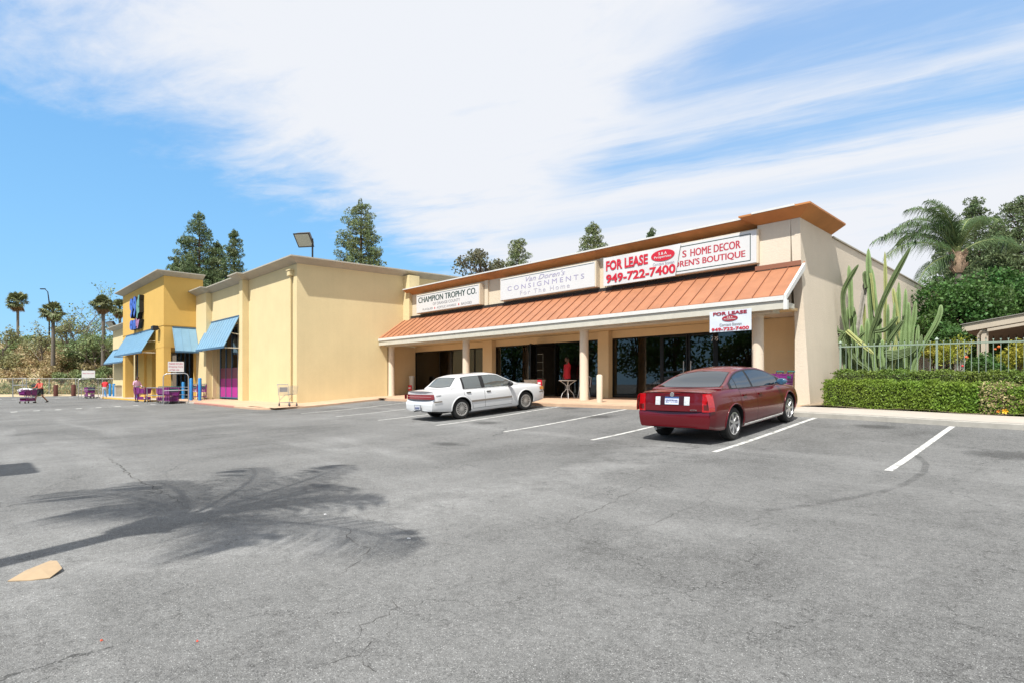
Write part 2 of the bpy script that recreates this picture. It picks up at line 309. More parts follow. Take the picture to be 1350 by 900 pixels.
# ------------------------------------------------------------------ ground
def gs(x, y):
    s = 0.
    for a in (-1.4, -.5, .5, 1.4):
        for b in (-.9, -.3, .3, .9): s += g(x+a, y+b)
    return s/16
def ground_z(u, v, dz=0):
    r = ray(u, v); d = 1.0
    while d < 120 and EYE+r[2]*d-gs(r[0]*d, r[1]*d)-dz > 0: d += .02
    return Vector((r[0]*d, r[1]*d, EYE+r[2]*d))
def asphalt():
    m, n, l, b = new_mat('worn_asphalt'); b.inputs['Roughness'].default_value = .9; b.inputs['Specular IOR Level'].default_value = .25
    t = n.new('ShaderNodeTexCoord')
    def nz(sc, det=6, ro=.6, mp=None, rot=0, dist=0):
        x = n.new('ShaderNodeTexNoise'); x.inputs['Scale'].default_value = sc; x.inputs['Detail'].default_value = det; x.inputs['Roughness'].default_value = ro; x.inputs['Distortion'].default_value = dist
        if mp:
            q = n.new('ShaderNodeMapping'); q.inputs['Scale'].default_value = mp; q.inputs['Rotation'].default_value = (0, 0, rot); l.new(t.outputs['Object'], q.inputs[0]); l.new(q.outputs[0], x.inputs['Vector'])
        else: l.new(t.outputs['Object'], x.inputs['Vector'])
        return x.outputs[0]
    def M(op, x, y=None, z=None):
        q = n.new('ShaderNodeMath'); q.operation = op
        for i, k in enumerate((x, y, z)):
            if k is None: continue
            if isinstance(k, (int, float)): q.inputs[i].default_value = k
            else: l.new(k, q.inputs[i])
        return q.outputs[0]
    def S(x, lo, hi, a=0, c=1):
        q = n.new('ShaderNodeMapRange'); q.interpolation_type = 'SMOOTHSTEP'; l.new(x, q.inputs[0]); q.inputs[1].default_value = lo; q.inputs[2].default_value = hi
        q.inputs[3].default_value = a; q.inputs[4].default_value = c; return q.outputs[0]
    big = nz(.16, 6, .55); mid = nz(.9, 7, .65, (1, .55, 1), .5); band = nz(.5, 7, .6, (.22, 1.2, 1), .12, .6); fine = nz(38, 4, .7); gr = nz(150, 2, .6)
    vo = n.new('ShaderNodeTexVoronoi'); vo.inputs['Scale'].default_value = 120; l.new(t.outputs['Object'], vo.inputs['Vector'])
    sp = n.new('ShaderNodeSeparateColor'); l.new(vo.outputs['Color'], sp.inputs[0])
    speck = M('MULTIPLY', S(sp.outputs[0], .84, .97), S(vo.outputs['Distance'], .55, .2))
    dspk = M('MULTIPLY', S(sp.outputs[1], .86, .96), S(vo.outputs['Distance'], .5, .2))
    v = M('ADD', .140, M('MULTIPLY', M('SUBTRACT', big, .5), .16))
    v = M('ADD', v, M('MULTIPLY', M('SUBTRACT', mid, .5), .13))
    v = M('ADD', v, M('MULTIPLY', S(band, .5, .72), .05))
    v = M('ADD', v, M('MULTIPLY', M('SUBTRACT', fine, .5), .2)); v = M('ADD', v, M('MULTIPLY', M('SUBTRACT', gr, .5), .34))
    v = M('ADD', v, M('MULTIPLY', speck, .24)); v = M('SUBTRACT', v, M('MULTIPLY', dspk, .05))
    f2 = nz(11, 6, .7); v = M('ADD', v, M('MULTIPLY', M('SUBTRACT', f2, .5), .12))
    # dusty worn band across the lot
    A_, B_ = ground_z(420, 692), ground_z(900, 592); dr = (B_-A_).to_2d().normalized(); nn = Vector((-dr.y, dr.x)); sp2 = n.new('ShaderNodeSeparateXYZ'); l.new(t.outputs['Object'], sp2.inputs[0])
    dist = M('ADD', M('MULTIPLY', sp2.outputs[0], nn.x), M('MULTIPLY', sp2.outputs[1], nn.y)); dist = M('ADD', M('SUBTRACT', dist, nn.x*A_.x+nn.y*A_.y), M('MULTIPLY', M('SUBTRACT', nz(.6, 5, .6), .5), 2.2))
    bw = M('MULTIPLY', S(M('ABSOLUTE', dist), 1.1, .1), S(nz(1.8, 7, .7), .35, .62)); v = M('ADD', v, M('MULTIPLY', bw, .055))
    # oil stains
    st = S(nz(.55, 5, .6, (1, 1, 1), .3), .62, .74); v = M('MULTIPLY', v, M('SUBTRACT', 1.0, M('MULTIPLY', st, .28)))
    # crack net: distorted cell borders, only where a second noise lets them
    dn = n.new('ShaderNodeTexNoise'); dn.inputs['Scale'].default_value = 2.2; dn.inputs['Detail'].default_value = 8; dn.inputs['Roughness'].default_value = .65; l.new(t.outputs['Object'], dn.inputs['Vector'])
    va = n.new('ShaderNodeVectorMath'); va.operation = 'MULTIPLY_ADD'; l.new(dn.outputs['Color'], va.inputs[0]); va.inputs[1].default_value = (.9, .9, 0); l.new(t.outputs['Object'], va.inputs[2])
    for sc, wd, lo, hi, am in ((.36, .0026, .44, .5, .55), (.95, .0045, .53, .6, .45)):
        vc = n.new('ShaderNodeTexVoronoi'); vc.feature = 'DISTANCE_TO_EDGE'; vc.inputs['Scale'].default_value = sc; l.new(va.outputs[0], vc.inputs['Vector'])
        k = M('MULTIPLY', S(vc.outputs['Distance'], wd, wd*.25), S(nz(.8 if sc < 1 else .33, 5, .7), lo, hi))
        v = M('MULTIPLY', v, M('SUBTRACT', 1.0, M('MULTIPLY', k, am)))
    v = M('MAXIMUM', v, .012)
    cb = n.new('ShaderNodeCombineColor'); l.new(M('MULTIPLY', v, .985), cb.inputs[0]); l.new(M('MULTIPLY', v, .995), cb.inputs[1]); l.new(M('MULTIPLY', v, .985), cb.inputs[2])
    l.new(cb.outputs[0], b.inputs['Base Color'])
    bp = n.new('ShaderNodeBump'); bp.inputs['Strength'].default_value = .5; bp.inputs['Distance'].default_value = .012
    l.new(M('ADD', gr, M('MULTIPLY', sp.outputs[2], .4)), bp.inputs['Height']); l.new(bp.outputs[0], b.inputs['Normal'])
    return m
M['asphalt'] = asphalt()
def sheet(name, x0, x1, y0, y1, zf, m, nx, ny, kind='structure'):
    mb = MB(); mb.grid(lambda a, b: (x0+(x1-x0)*a, y0+(y1-y0)*b, zf(x0+(x1-x0)*a, y0+(y1-y0)*b)), nx, ny)
    o = build(name, mb, m, smooth=60); tag(o, kind=kind); return o
xs = [-2500,-900,-400,-200,-130]+list(np.arange(-95, 14, 1.0))+[20,40,100,400,2500]; ys = [-2500,-800,-200,-60,-25]+list(np.arange(-12, 20, .5))+[30,60,120,400,1200,2500]
mb = MB(); vv = [(x, y, gs(x, y)) for x in xs for y in ys]; ny_ = len(ys)
mb.add(vv, [(i*ny_+j, (i+1)*ny_+j, (i+1)*ny_+j+1, i*ny_+j+1) for i in range(len(xs)-1) for j in range(ny_-1)])
tag(build('parking_lot_asphalt', mb, M['asphalt'], smooth=60), kind='structure')

# painted lines: worn white strips lying 4 mm above the asphalt
def worn_paint():
    m, n, l, b = new_mat('worn_line_paint'); b.inputs['Roughness'].default_value = .8
    t = n.new('ShaderNodeTexCoord'); x = n.new('ShaderNodeTexNoise'); x.inputs['Scale'].default_value = 9; x.inputs['Detail'].default_value = 8; x.inputs['Roughness'].default_value = .75; l.new(t.outputs['Object'], x.inputs['Vector'])
    rp = n.new('ShaderNodeValToRGB'); rp.color_ramp.elements[0].position = .38; rp.color_ramp.elements[1].position = .50
    rp.color_ramp.elements[0].color = (.2,.2,.195,1); rp.color_ramp.elements[1].color = (.52,.52,.50,1)
    l.new(x.outputs[0], rp.inputs[0]); l.new(rp.outputs[0], b.inputs['Base Color']); return m
M['paint'] = worn_paint()
def strip(mb, p, q, w_, dz=.006, n=10):
    p = Vector(p[:2]); q = Vector(q[:2]); d = (q-p).normalized(); s_ = Vector((-d.y, d.x))*w_/2
    def P(a, b): c = p+(q-p)*a+s_*(2*b-1); return (c.x, c.y, gs(c.x, c.y)+dz)
    mb.grid(P, n, 1)
mb = MB()
for x in (-2.2, -4.92, -7.72, -10.5, -13.35, -16.5, -19.4, -22.3): strip(mb, (x, 9.95), (x, 15.3), .105)
tag(build('stall_lines', mb, M['paint']), kind='structure')
mb = MB()
for k in range(9): strip(mb, (-36.9-.12*k, 2.1+.87*k), (-36.9-.12*k-.5, 2.1+.87*k), .26, n=2)
for k in range(9): strip(mb, (-66.3, 2.8+1.0*k), (-67.1, 2.8+1.0*k), .34, n=2)
strip(mb, (-36.95, 2.2), (-37.9, 9.1), .05, .005)
tag(build('crossing_dashes', mb, M['paint']), kind='structure')
# long settled cracks and a tyre mark
def crack(mb, pts, w_, seed):
    r_ = random.Random(seed); P = [Vector(p) for p in pts]; out = []
    for a, b in zip(P, P[1:]):
        k = max(3, int((b-a).length/.09))
        for i in range(k): out.append(a.lerp(b, i/k)+Vector((r_.gauss(0, .022), r_.gauss(0, .022))))
    out.append(P[-1]); vs = []
    for i, p in enumerate(out):
        d = (out[min(i+1, len(out)-1)]-out[max(i-1, 0)]).normalized(); s_ = Vector((-d.y, d.x))*w_*r_.uniform(.15, 1)*.5*math.sin(math.pi*min(1, max(.03, i/len(out)))**.8)
        vs += [(p.x+s_.x, p.y+s_.y, gs(p.x, p.y)+.004), (p.x-s_.x, p.y-s_.y, gs(p.x, p.y)+.004)]
    mb.add(vs, [(2*i, 2*i+1, 2*i+3, 2*i+2) for i in range(len(out)-1)])
mb = MB()
for i, (px, w_) in enumerate([([(140,600),(180,632),(225,655),(268,678)], .05), ([(455,690),(460,712),(486,725),(470,742),(425,768),(388,786)], .016), ([(519,778),(519,800),(508,812),(477,822),(472,840),(440,860)], .014),
        ([(530,820),(515,843),(487,855),(440,875),(392,900)], .014), ([(482,868),(490,882),(508,900)], .012), ([(300,673),(380,650),(470,632),(540,622)], .02), ([(440,668),(500,690),(560,712),(620,722),(675,705)], .012),
        ([(676,705),(740,690),(800,665),(850,640),(970,620)], .02), ([(760,725),(800,705),(860,690),(930,660),(960,635)], .014)]):
    crack(mb, [ground_z(*p)[:2] for p in px], w_*.42, 30+i)
tag(build('asphalt_cracks', mb, mat('crack_dirt', (.045,.042,.038), .95)), kind='structure')

def stain_mat(name, rgb, amt, ring=False):
    m, n, l, b = new_mat(name); setc(b, rgb); b.inputs['Roughness'].default_value = .85; t = n.new('ShaderNodeTexCoord'); x = n.new('ShaderNodeTexNoise'); x.inputs['Scale'].default_value = 5; x.inputs['Detail'].default_value = 8; x.inputs['Roughness'].default_value = .7; l.new(t.outputs['Object'], x.inputs['Vector'])
    uv = n.new('ShaderNodeSeparateXYZ'); l.new(t.outputs['Generated'], uv.inputs[0])
    def Mm(op, p, q=None):
        k = n.new('ShaderNodeMath'); k.operation = op
        for i, e in enumerate((p, q)):
            if e is None: continue
            if isinstance(e, (int, float)): k.inputs[i].default_value = e
            else: l.new(e, k.inputs[i])
        return k.outputs[0]
    a, c = Mm('SUBTRACT', uv.outputs[0], .5), Mm('SUBTRACT', uv.outputs[1], .5); r = Mm('SQRT', Mm('ADD', Mm('MULTIPLY', a, a), Mm('MULTIPLY', c, c)))
    mr = n.new('ShaderNodeMapRange'); mr.interpolation_type = 'SMOOTHSTEP'; l.new(Mm('ADD', r, Mm('MULTIPLY', Mm('SUBTRACT', x.outputs[0], .5), .55)) if not ring else x.outputs[0], mr.inputs[0])
    mr.inputs[1].default_value = .46 if not ring else .7; mr.inputs[2].default_value = .12 if not ring else .35; mr.inputs[3].default_value = 0; mr.inputs[4].default_value = amt; l.new(mr.outputs[0], b.inputs['Alpha']); return m
sm = stain_mat('oil_stain_film', (.04,.04,.04), .36)
for i, (u, v, rx, ry) in enumerate([(1155, 562, .7, .42), (790, 549, .6, .5), (880, 552, .8, .5), (640, 557, .7, .5), (1330, 600, .9, .6), (750, 538, .6, .4), (590, 585, .7, .35)]):
    p = ground_z(u, v); mb = MB(); mb.grid(lambda a, b: (p.x+rx*(2*a-1), p.y+ry*(2*b-1), gs(p.x+rx*(2*a-1), p.y+ry*(2*b-1))+.008), 6, 6); tag(build('oil_stain', mb, sm), kind='structure')
pts = [ground_z(*q) for q in ((1208,600),(1221,612),(1218,622),(1196,637),(1165,648),(1120,657),(1060,667),(1000,674))]; mb = MB(); vs = []
for i, p in enumerate(pts):
    d = (pts[min(i+1, len(pts)-1)]-pts[max(i-1, 0)]).to_2d().normalized(); s_ = Vector((-d.y, d.x))*.045; vs += [(p.x+s_.x, p.y+s_.y, gs(p.x, p.y)+.012), (p.x-s_.x, p.y-s_.y, gs(p.x, p.y)+.012)]
mb.add(vs, [(2*i, 2*i+1, 2*i+3, 2*i+2) for i in range(len(pts)-1)]); tag(build('tyre_mark', mb, stain_mat('rubber_mark', (.05,.05,.05), .3, True)), kind='structure')

# ------------------------------------------------------------------ sidewalks and kerbs
def zshop(x, y): return gs(x, 15.35)+.13+max(0, y-15.4)*.032
def zlow(x, y): return gs(x, y)+.10
sheet('shop_sidewalk', -25.62, -5.9, 15.42, 19.45, zshop, M['kerbpaint'], 40, 6)
sheet('garden_sidewalk', -5.9, 14, 15.42, 17.32, zshop, M['concrete'], 40, 3)
sheet('side_sidewalk', -28.4, -25.62, 10.2, 19.45, lambda x, y: zlow(x, y) if y < 15 else max(zlow(x, y), 0)*(1-min(1, (y-15)/1.5))+zshop(-25.6, max(y, 15.4))*min(1, (y-15)/1.5), M['kerbpaint'], 5, 24)
sheet('store_sidewalk', -43.2, -28.4, 9.85, 12.4, zlow, M['kerbpaint'], 30, 5)
sheet('entrance_sidewalk', -74, -43.2, 9.2, 12.7, zlow, M['concrete'], 40, 5)
def kerb(name, path, m, zf, h=.16):
    mb = MB(); vs = []; P = [Vector(p) for p in path]; Q = []
    for a, b in zip(P, P[1:]):
        k = max(1, int((b-a).length/.5)); Q += [a.lerp(b, i/k) for i in range(k)]
    Q.append(P[-1])
    for i, p in enumerate(Q):
        d = (Q[min(i+1, len(Q)-1)]-Q[max(i-1, 0)]).normalized(); nrm = Vector((-d.y, d.x))  # left of travel = towards the building
        zt = zf(p.x, p.y)+.004; o = p-nrm*.03
        vs += [(o.x, o.y, gs(o.x, o.y)-.08), (o.x, o.y, zt-.025), (p.x+nrm.x*.02, p.y+nrm.y*.02, zt), (p.x+nrm.x*.15, p.y+nrm.y*.15, zt), (p.x+nrm.x*.15, p.y+nrm.y*.15, zt-.2)]
    mb.add(vs, [(i*5+k, i*5+k+1, (i+1)*5+k+1, (i+1)*5+k) for i in range(len(Q)-1) for k in range(4)])
    return tag(build(name, mb, m, smooth=50), kind='structure')
kerb('garden_kerb', [(-5.9,15.42),(14,15.42)], M['kerb'], zshop)
kerb('shop_kerb', [(-25.5,15.95),(-25.2,15.55),(-24.7,15.42),(-5.9,15.42)], M['kerbpaint'], zshop)
kerb('side_kerb', [(-26.9,9.9),(-26.2,10.2),(-25.75,10.8),(-25.6,11.6),(-25.55,15.9)], M['kerbpaint'], zlow)
kerb('store_kerb', [(-29.5,9.82),(-26.9,9.9)], M['kerbpaint'], zlow); kerb('red_kerb', [(-36,9.8),(-29.5,9.82)], M['redkerb'], zlow)
kerb('store_kerb', [(-43.2,9.8),(-36,9.8)], M['concrete'], zlow)
kerb('yellow_kerb', [(-60,9.15),(-43.4,9.15),(-43.2,9.8)], M['yelkerb'], zlow); kerb('entrance_kerb', [(-74,9.15),(-60,9.15)], M['concrete'], zlow)
def zbed(x, y): return zshop(x, 17.3)+.03+.02*(y-17.3)+.03*math.sin(3*x+y)
sheet('planting_bed_soil', -6.0, 30, 17.32, 60, zbed, M['soil'], 60, 30)

# ------------------------------------------------------------------ cornice sweep
def sweep(path, prof, closed=False):
    """path: plan points walked with the outside on the right; prof: (outward offset, z) points"""
    P = [Vector(p) for p in path]; mb = MB(); vs = []
    for i, p in enumerate(P):
        a = (p-P[i-1]).normalized() if i else None; b = (P[i+1]-p).normalized() if i < len(P)-1 else None
        if a is None: a = b
        if b is None: b = a
        na = Vector((a.y, -a.x)); nb = Vector((b.y, -b.x)); mdir = (na+nb).normalized(); k = 1/max(.3, mdir.dot(na))
        for o_, z in prof: vs.append((p.x+mdir.x*o_*k, p.y+mdir.y*o_*k, z))
    n = len(prof)
    fs = [(i*n+j, i*n+(j+1) % n, (i+1)*n+(j+1) % n, (i+1)*n+j) for i in range(len(P)-1) for j in range(n)]
    fs += [tuple(range(n)), tuple(range((len(P)-1)*n, len(P)*n))[::-1]]
    return mb.add(vs, fs)

# ------------------------------------------------------------------ the shop building
shop = empty('shop_building', (-17, 19.3, .9), 'long cream shop building with coral metal canopy, round columns and rust cornice', 'building')
mb = MB()
mb.box(-27.0, -7.5, 18.3, 18.6, 3.66, 6.42)
mb.box(-28.1, -27.86, 17.5, 19.5, .7, 3.66); mb.box(-21.63, -20.93, 19.0, 19.5, .7, 3.66); mb.box(-14.45, -13.9, 19.0, 19.5, .7, 3.66); mb.box(-7.95, -6.36, 19.3, 19.5, .7, 3.66)
mb.box(-27.86, -21.63, 19.22, 19.45, 3.35, 3.66); mb.box(-20.93, -14.45, 19.22, 19.45, 3.35, 3.66); mb.box(-13.9, -7.95, 19.22, 19.45, 3.35, 3.66)
build('front_wall', mb, M['tan'], shop, bevel=.012)
mb = MB(); mb.box(-27.0, -7.52, 18.285, 18.3, 5.12, 6.43)
for x in (-20.45, -13.6): mb.box(x-.12, x+.12, 18.2, 18.285, 5.1, 6.43)
build('sign_band', mb, M['cream'], shop)
mb = MB()
mb.box(-7.5, -6.505, 18.05, 19.29, 3.66, 6.45)
# battered side wall (x,z) section swept along y
for y0, y1, zt in ((18.05, 20.95, 6.45), (20.95, 37.6, 6.36)):
    mb.prism([(-6.38, .6), (-5.93, .6), (-6.20, 4.95), (-6.235, zt), (-6.5, zt), (-6.38, 3.2)], 'y', y0+(.002 if y0 > 19 else 0), y1)
mb.box(-7.5, -6.5, 20.6, 20.95, 6.0, 6.45)
mb.box(-27.0, -6.5, 37.3, 37.6, .5, 6.3)
build('end_wall', mb, M['sand'], shop)
mb = MB(); mb.box(-6.55, -6.18, 20.97, 37.65, 6.365, 6.41); build('parapet_cap', mb, M['cornice'], shop)
mb = MB(); mb.box(-27.0, -6.5, 18.6, 37.3, 5.85, 5.95); build('roof_deck', mb, M['roofing'], shop)
mb = sweep([(-27.0, 18.29), (-7.58, 18.29)], [(0, 6.43), (.45, 6.66), (.45, 6.71), (-.25, 6.71), (-.25, 6.43)])
o = build('cornice', mb, M['cornice_or'], shop); mb = sweep([(-27.0, 18.29), (-7.72, 18.29)], [(.453, 6.68), (.475, 6.68), (.475, 6.735), (-.25, 6.735), (-.25, 6.712), (.453, 6.712)]); build('cornice_cap', mb, M['white'], o)
mb = sweep([(-7.5, 18.3), (-7.5, 18.05), (-6.235, 18.05), (-6.235, 20.95)], [(0, 6.455), (.42, 6.70), (.42, 6.75), (-.2, 6.75), (-.2, 6.455)])
o = build('cornice', mb, M['cornice_or'], shop); mb = sweep([(-7.5, 18.05), (-6.235, 18.05)], [(.425, 6.715), (.445, 6.715), (.445, 6.775), (-.2, 6.775), (-.2, 6.752), (.425, 6.752)]); build('cornice_cap', mb, M['white'], o)
# canopy
mb = MB(); mb.prism([(16.62, 3.95), (18.27, 5.13), (18.27, 5.17), (16.62, 3.99)], 'x', -27.5, -6.16)
x = -6.55
while x > -27.3:
    mb.prism([(16.61, 3.99), (18.2, 5.127), (18.2, 5.16), (16.61, 4.02)], 'x', x-.008, x+.008, 1); x -= .502
build('canopy_roof', mb, [M['roof_or'], M['roof_seam']], shop)
mb = MB(); mb.box(-7.55, -6.2, 18.0, 18.05, 5.03, 5.17); build('flashing', mb, M['roof_seam'], shop)
mb = MB(); mb.box(-27.0, -7.56, 18.17, 18.284, 5.03, 5.235); build('flashing', mb, mat('shadow_black_flashing', (.02,.015,.013), .7), shop)  # near-black colour stands in for the shadow under the sign boxes
mb = MB(); mb.box(-27.5, -6.16, 16.58, 16.62, 3.84, 3.965); mb.prism([(16.58, 3.83), (18.05, 4.89), (18.05, 5.08), (16.58, 3.98)], 'x', -6.155, -6.08); mb.box(-6.16, -6.05, 16.56, 16.66, 3.57, 3.83)
build('fascia', mb, M['white'], shop)
mb = MB(); mb.box(-27.5, -6.16, 16.625, 16.74, 3.60, 3.835); mb.box(-27.5, -6.6, 16.98, 17.46, 3.56, 3.70); mb.box(-6.6, -6.16, 16.745, 17.4, 3.66, 3.8)
build('beam', mb, M['offwhite'], shop)
mb = MB(); mb.box(-27.45, -6.3, 16.74, 19.22, 3.665, 3.74); build('soffit', mb, M['tan'], shop)
for x in (-27.3, -20.86, -13.8, -7.17):
    z0 = zshop(x, 17.3)-.02; mb = MB(); mb.lathe([(.18, z0), (.18, z0+.06), (.17, z0+.1), (.165, 3.50), (.185, 3.51), (.185, 3.56)], 28, Matrix.Translation((x, 17.3, 0)))
    build('column', mb, M['column'], shop, smooth=35)
# windows with mullions, tinted panes and doors
def shop_window(x0, x1, mull, zb=.97, zt=3.35, y=19.3, thick=.05):
    mb = MB(); f = .05
    mb.box(x0, x1, y-.03, y+.05, zt-f, zt); mb.box(x0, x1, y-.03, y+.05, zb, zb+.09)
    for x in [x0+f/2]+list(mull)+[x1-f/2]: mb.box(x-f/2, x+f/2, y-.035, y+.055, zb+.09, zt-f)
    wn_ = build('window', mb, M['bronze'], shop, bevel=.004)
    mb = MB(); mb.box(x0+f, x1-f, y, y+.008, zb+.05, zt-f/2); build('pane', mb, M['glass'], wn_); return wn_
shop_window(-27.86, -21.63, [onY(u, 500, 19.3).x for u in (580, 596, 626)])
shop_window(-20.93, -18.2, [onY(u, 500, 19.3).x for u in (699,)])
shop_window(-17.05, -14.45, [onY(u, 500, 19.3).x for u in (772,)])
shop_window(-13.9, -11.65, []); shop_window(-9.45, -7.95, [])
def door(x0, x1, hx, open_=0.0, y=19.27):
    mb = MB(); f = .06; zb, zt = .97, 3.3
    ang = open_; Mx = Matrix.Translation((x0, y, 0)) @ Matrix.Rotation(ang, 4, 'Z'); W = x1-x0
    for b in ((0, f, zb, zt), (W-f, W, zb, zt), (f, W-f, zt-f, zt), (f, W-f, zb, zb+.2), (f, W-f, 1.95, 2.0)): mb.box(b[0], b[1], -.025, .03, b[2], b[3], 0, Mx)
    d = build('door', mb, M['bronze'], shop)
    mb = MB(); mb.box(f, W-f, 0, .008, zb+.2, zt-f, 0, Mx); build('pane', mb, M['glass'], d)
    mb = MB(); mb.tube([Mx @ Vector((hx, -.08, 1.75)), Mx @ Vector((hx, -.08, 2.35))], .018, 8); mb.box(hx-.02, hx+.02, -.08, -.02, 1.78, 1.82, 0, Mx); mb.box(hx-.02, hx+.02, -.08, -.02, 2.28, 2.32, 0, Mx)
    build('handle', mb, M['steel'], d)
door(-18.16, -17.09, .12, R(-62)); door(-11.6, -10.55, .93); door(-10.5, -9.5, .12)
mb = MB(); mb.box(-11.65, -9.45, 19.26, 19.36, 3.3, 3.35); mb.box(-11.65, -11.6, 19.26, 19.36, .97, 3.3); mb.box(-9.5, -9.45, 19.26, 19.36, .97, 3.3); build('door_frame', mb, M['bronze'], shop)
mb = MB(); mb.box(-18.2, -17.05, 19.26, 19.36, 3.3, 3.35); build('door_frame', mb, M['bronze'], shop)
# interior behind the glass
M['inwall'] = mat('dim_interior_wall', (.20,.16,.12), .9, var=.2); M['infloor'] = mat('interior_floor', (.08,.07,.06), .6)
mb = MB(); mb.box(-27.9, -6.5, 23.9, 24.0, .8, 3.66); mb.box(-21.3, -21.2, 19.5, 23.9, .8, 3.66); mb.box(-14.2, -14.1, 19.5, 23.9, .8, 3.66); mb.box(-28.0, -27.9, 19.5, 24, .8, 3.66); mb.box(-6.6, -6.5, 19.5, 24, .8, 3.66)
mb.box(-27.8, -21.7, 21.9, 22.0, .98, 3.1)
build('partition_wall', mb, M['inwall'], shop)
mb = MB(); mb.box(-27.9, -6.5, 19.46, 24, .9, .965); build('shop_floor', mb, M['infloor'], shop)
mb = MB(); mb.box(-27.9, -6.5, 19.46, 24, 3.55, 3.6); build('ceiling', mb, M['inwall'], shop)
lampm, n_, l_, b_ = new_mat('lit_ceiling_lamp'); b_.inputs['Emission Color'].default_value = (1, .93, .8, 1); b_.inputs['Emission Strength'].default_value = 9; setc(b_, (.8,.8,.8))
for u_, y_ in ((694, 20.0), (709, 20.8), (749, 20.2), (560, 20.6), (880, 20.6), (935, 21.4)):
    p = onY(u_, 458, y_); mb = MB(); mb.lathe([(.11, 3.50), (.13, 3.545), (0, 3.549)], 20, Matrix.Translation((p.x, y_, 0))); build('ceiling_lamp', mb, lampm, shop)
# address numbers on the glass
mb = text_mb('795', onY(938, 440, 19.27).x, onY(947, 440, 19.27).x, 3.02, 3.17, 19.262, .004, .01, .15)
build('house_number', mb, M['signwhite'], shop)

# ------------------------------------------------------------------ the store building (pale yellow, golden tower)
store = empty('store_building', (-43, 12.3, .5), 'pale yellow big store with golden entrance tower and blue metal awnings', 'building')
TOP = 7.53
def sx(y): return -28.06+.125*(y-12.3)
mb = MB()
mb.box(-36.4, -28.061, 12.3, 12.6, .2, TOP); mb.box(-43.4, -41.1, 12.3, 12.6, .2, TOP); mb.box(-41.1, -36.4, 12.3, 12.6, 5.2, TOP)
mb.box(-43.5, -41.3, 11.95, 12.3, .2, TOP); mb.box(-35.15, -34.63, 11.95, 12.3, .2, TOP)
mb.box(-41.1, -41.0, 12.6, 13.0, .2, 5.2); mb.box(-36.5, -36.4, 12.6, 13.0, .2, 5.2)
build('wall', mb, M['yellow'], store, bevel=.012)
mb = MB()
mb.prism([(-28.06, 12.6), (-28.06, 12.3), (sx(17.15), 17.15), (-28.12, 17.4), (-28.6, 17.4), (-28.6, 12.6)], 'z', .2, 3.66)
mb.prism([(-28.06, 12.6), (-28.06, 12.3), (sx(40), 40), (-45, 40), (-45, 39.6), (sx(39)-.4, 39.6), (-28.6, 12.6)], 'z', 3.66, TOP)
mb.box(sx(18.3)-.02, -26.72, 18.08, 18.75, 3.8, TOP)
build('side_wall', mb, M['yellow'], store)
mb = MB(); mb.box(-74, -28.5, 12.9, 39.6, 6.9, 7.0); build('roof_deck', mb, M['roofing'], store)
prof = lambda z0: [(0, z0), (.5, z0+.23), (.5, z0+.29), (-.25, z0+.29), (-.25, z0)]
path = [(-43.6, 11.95), (-41.3, 11.95), (-41.3, 12.3), (-35.15, 12.3), (-35.15, 11.95), (-34.63, 11.95), (-34.63, 12.3), (-28.06, 12.3), (sx(40), 40)]
build('cornice', sweep(path, prof(TOP+.002)), M['cornice'], store)
# tower
mb = MB(); TT = 8.70
mb.box(-56.4, -43.5, 10.0, 12.4, 3.95, TT); mb.box(-45.6, -43.5, 10.0, 10.43, .2, 3.95); mb.box(-56.4, -55.5, 10.0, 10.6, .2, 3.95); mb.box(-54.0, -49.5, 10.6, 10.9, .2, 3.95); mb.box(-53.2, -51.2, 10.45, 10.6, .2, 3.95)
mb.box(-43.75, -43.5, 11.85, 12.3, .2, 3.95)
build('tower_wall', mb, M['gold'], store, bevel=.012)
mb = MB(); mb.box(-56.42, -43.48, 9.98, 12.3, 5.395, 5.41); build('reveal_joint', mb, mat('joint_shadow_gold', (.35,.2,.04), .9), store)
build('cornice', sweep([(-56.4, 12.4), (-56.4, 10.0), (-43.5, 10.0), (-43.5, 12.4)], prof(TT+.002)), M['cornice'], store)
mb = MB(); mb.box(-66, -56.42, 10.9, 11.3, .2, 6.5); mb.box(-66, -65.6, 11.3, 39, .2, 6.5); build('wall', mb, M['yellow'], store)
build('cornice', sweep([(-66, 16), (-66, 10.9), (-56.45, 10.9)], prof(6.502)), M['cornice'], store)
M['purpleglass'] = glass_mat('store_glass', (.4,.42,.4), .05, opaque=.3, dark=(.05,.05,.05))
def store_window(x0, x1, zb, zt, y, n_, film=True, name='window'):
    mb = MB(); f = .07
    mb.box(x0, x1, y-.04, y+.05, zt-f, zt); mb.box(x0, x1, y-.04, y+.05, zb, zb+.08)
    for i in range(n_+1):
        x = x0+f/2+(x1-x0-f)*i/n_; mb.box(x-f/2, x+f/2, y-.045, y+.055, zb+.08, zt-f)
    wd = build(name, mb, M['blue_dk'], store)
    mb = MB(); mb.box(x0+f, x1-f, y, y+.008, zb+.05, zt-f/2); build('pane', mb, M['purpleglass'], wd)
    if film:
        mb = MB()
        for i in range(n_):
            a = x0+f+(x1-x0-f)*i/n_; mb.box(a, a+(x1-x0-f)/n_-f, y-.012, y-.004, zb+.08, zb+1.28)
            mb.box(a, a+(x1-x0-f)/n_-f, y-.011, y-.005, zb+1.281, zb+1.95, 1)
        build('window_film', mb, [M['magenta'], mat('sheer_rose_film', (.20,.05,.08), .5)], wd)
store_window(-41.0, -36.5, .6, 5.2, 12.75, 4)
store_window(-55.4, -54.05, .5, 3.95, 10.85, 2, name='door'); store_window(-49.4, -43.9, .5, 3.95, 12.25, 5, False)
mb = MB(); mb.box(-60, -36, 14.5, 14.6, .3, 6.8); build('partition_wall', mb, M['inwall'], store)
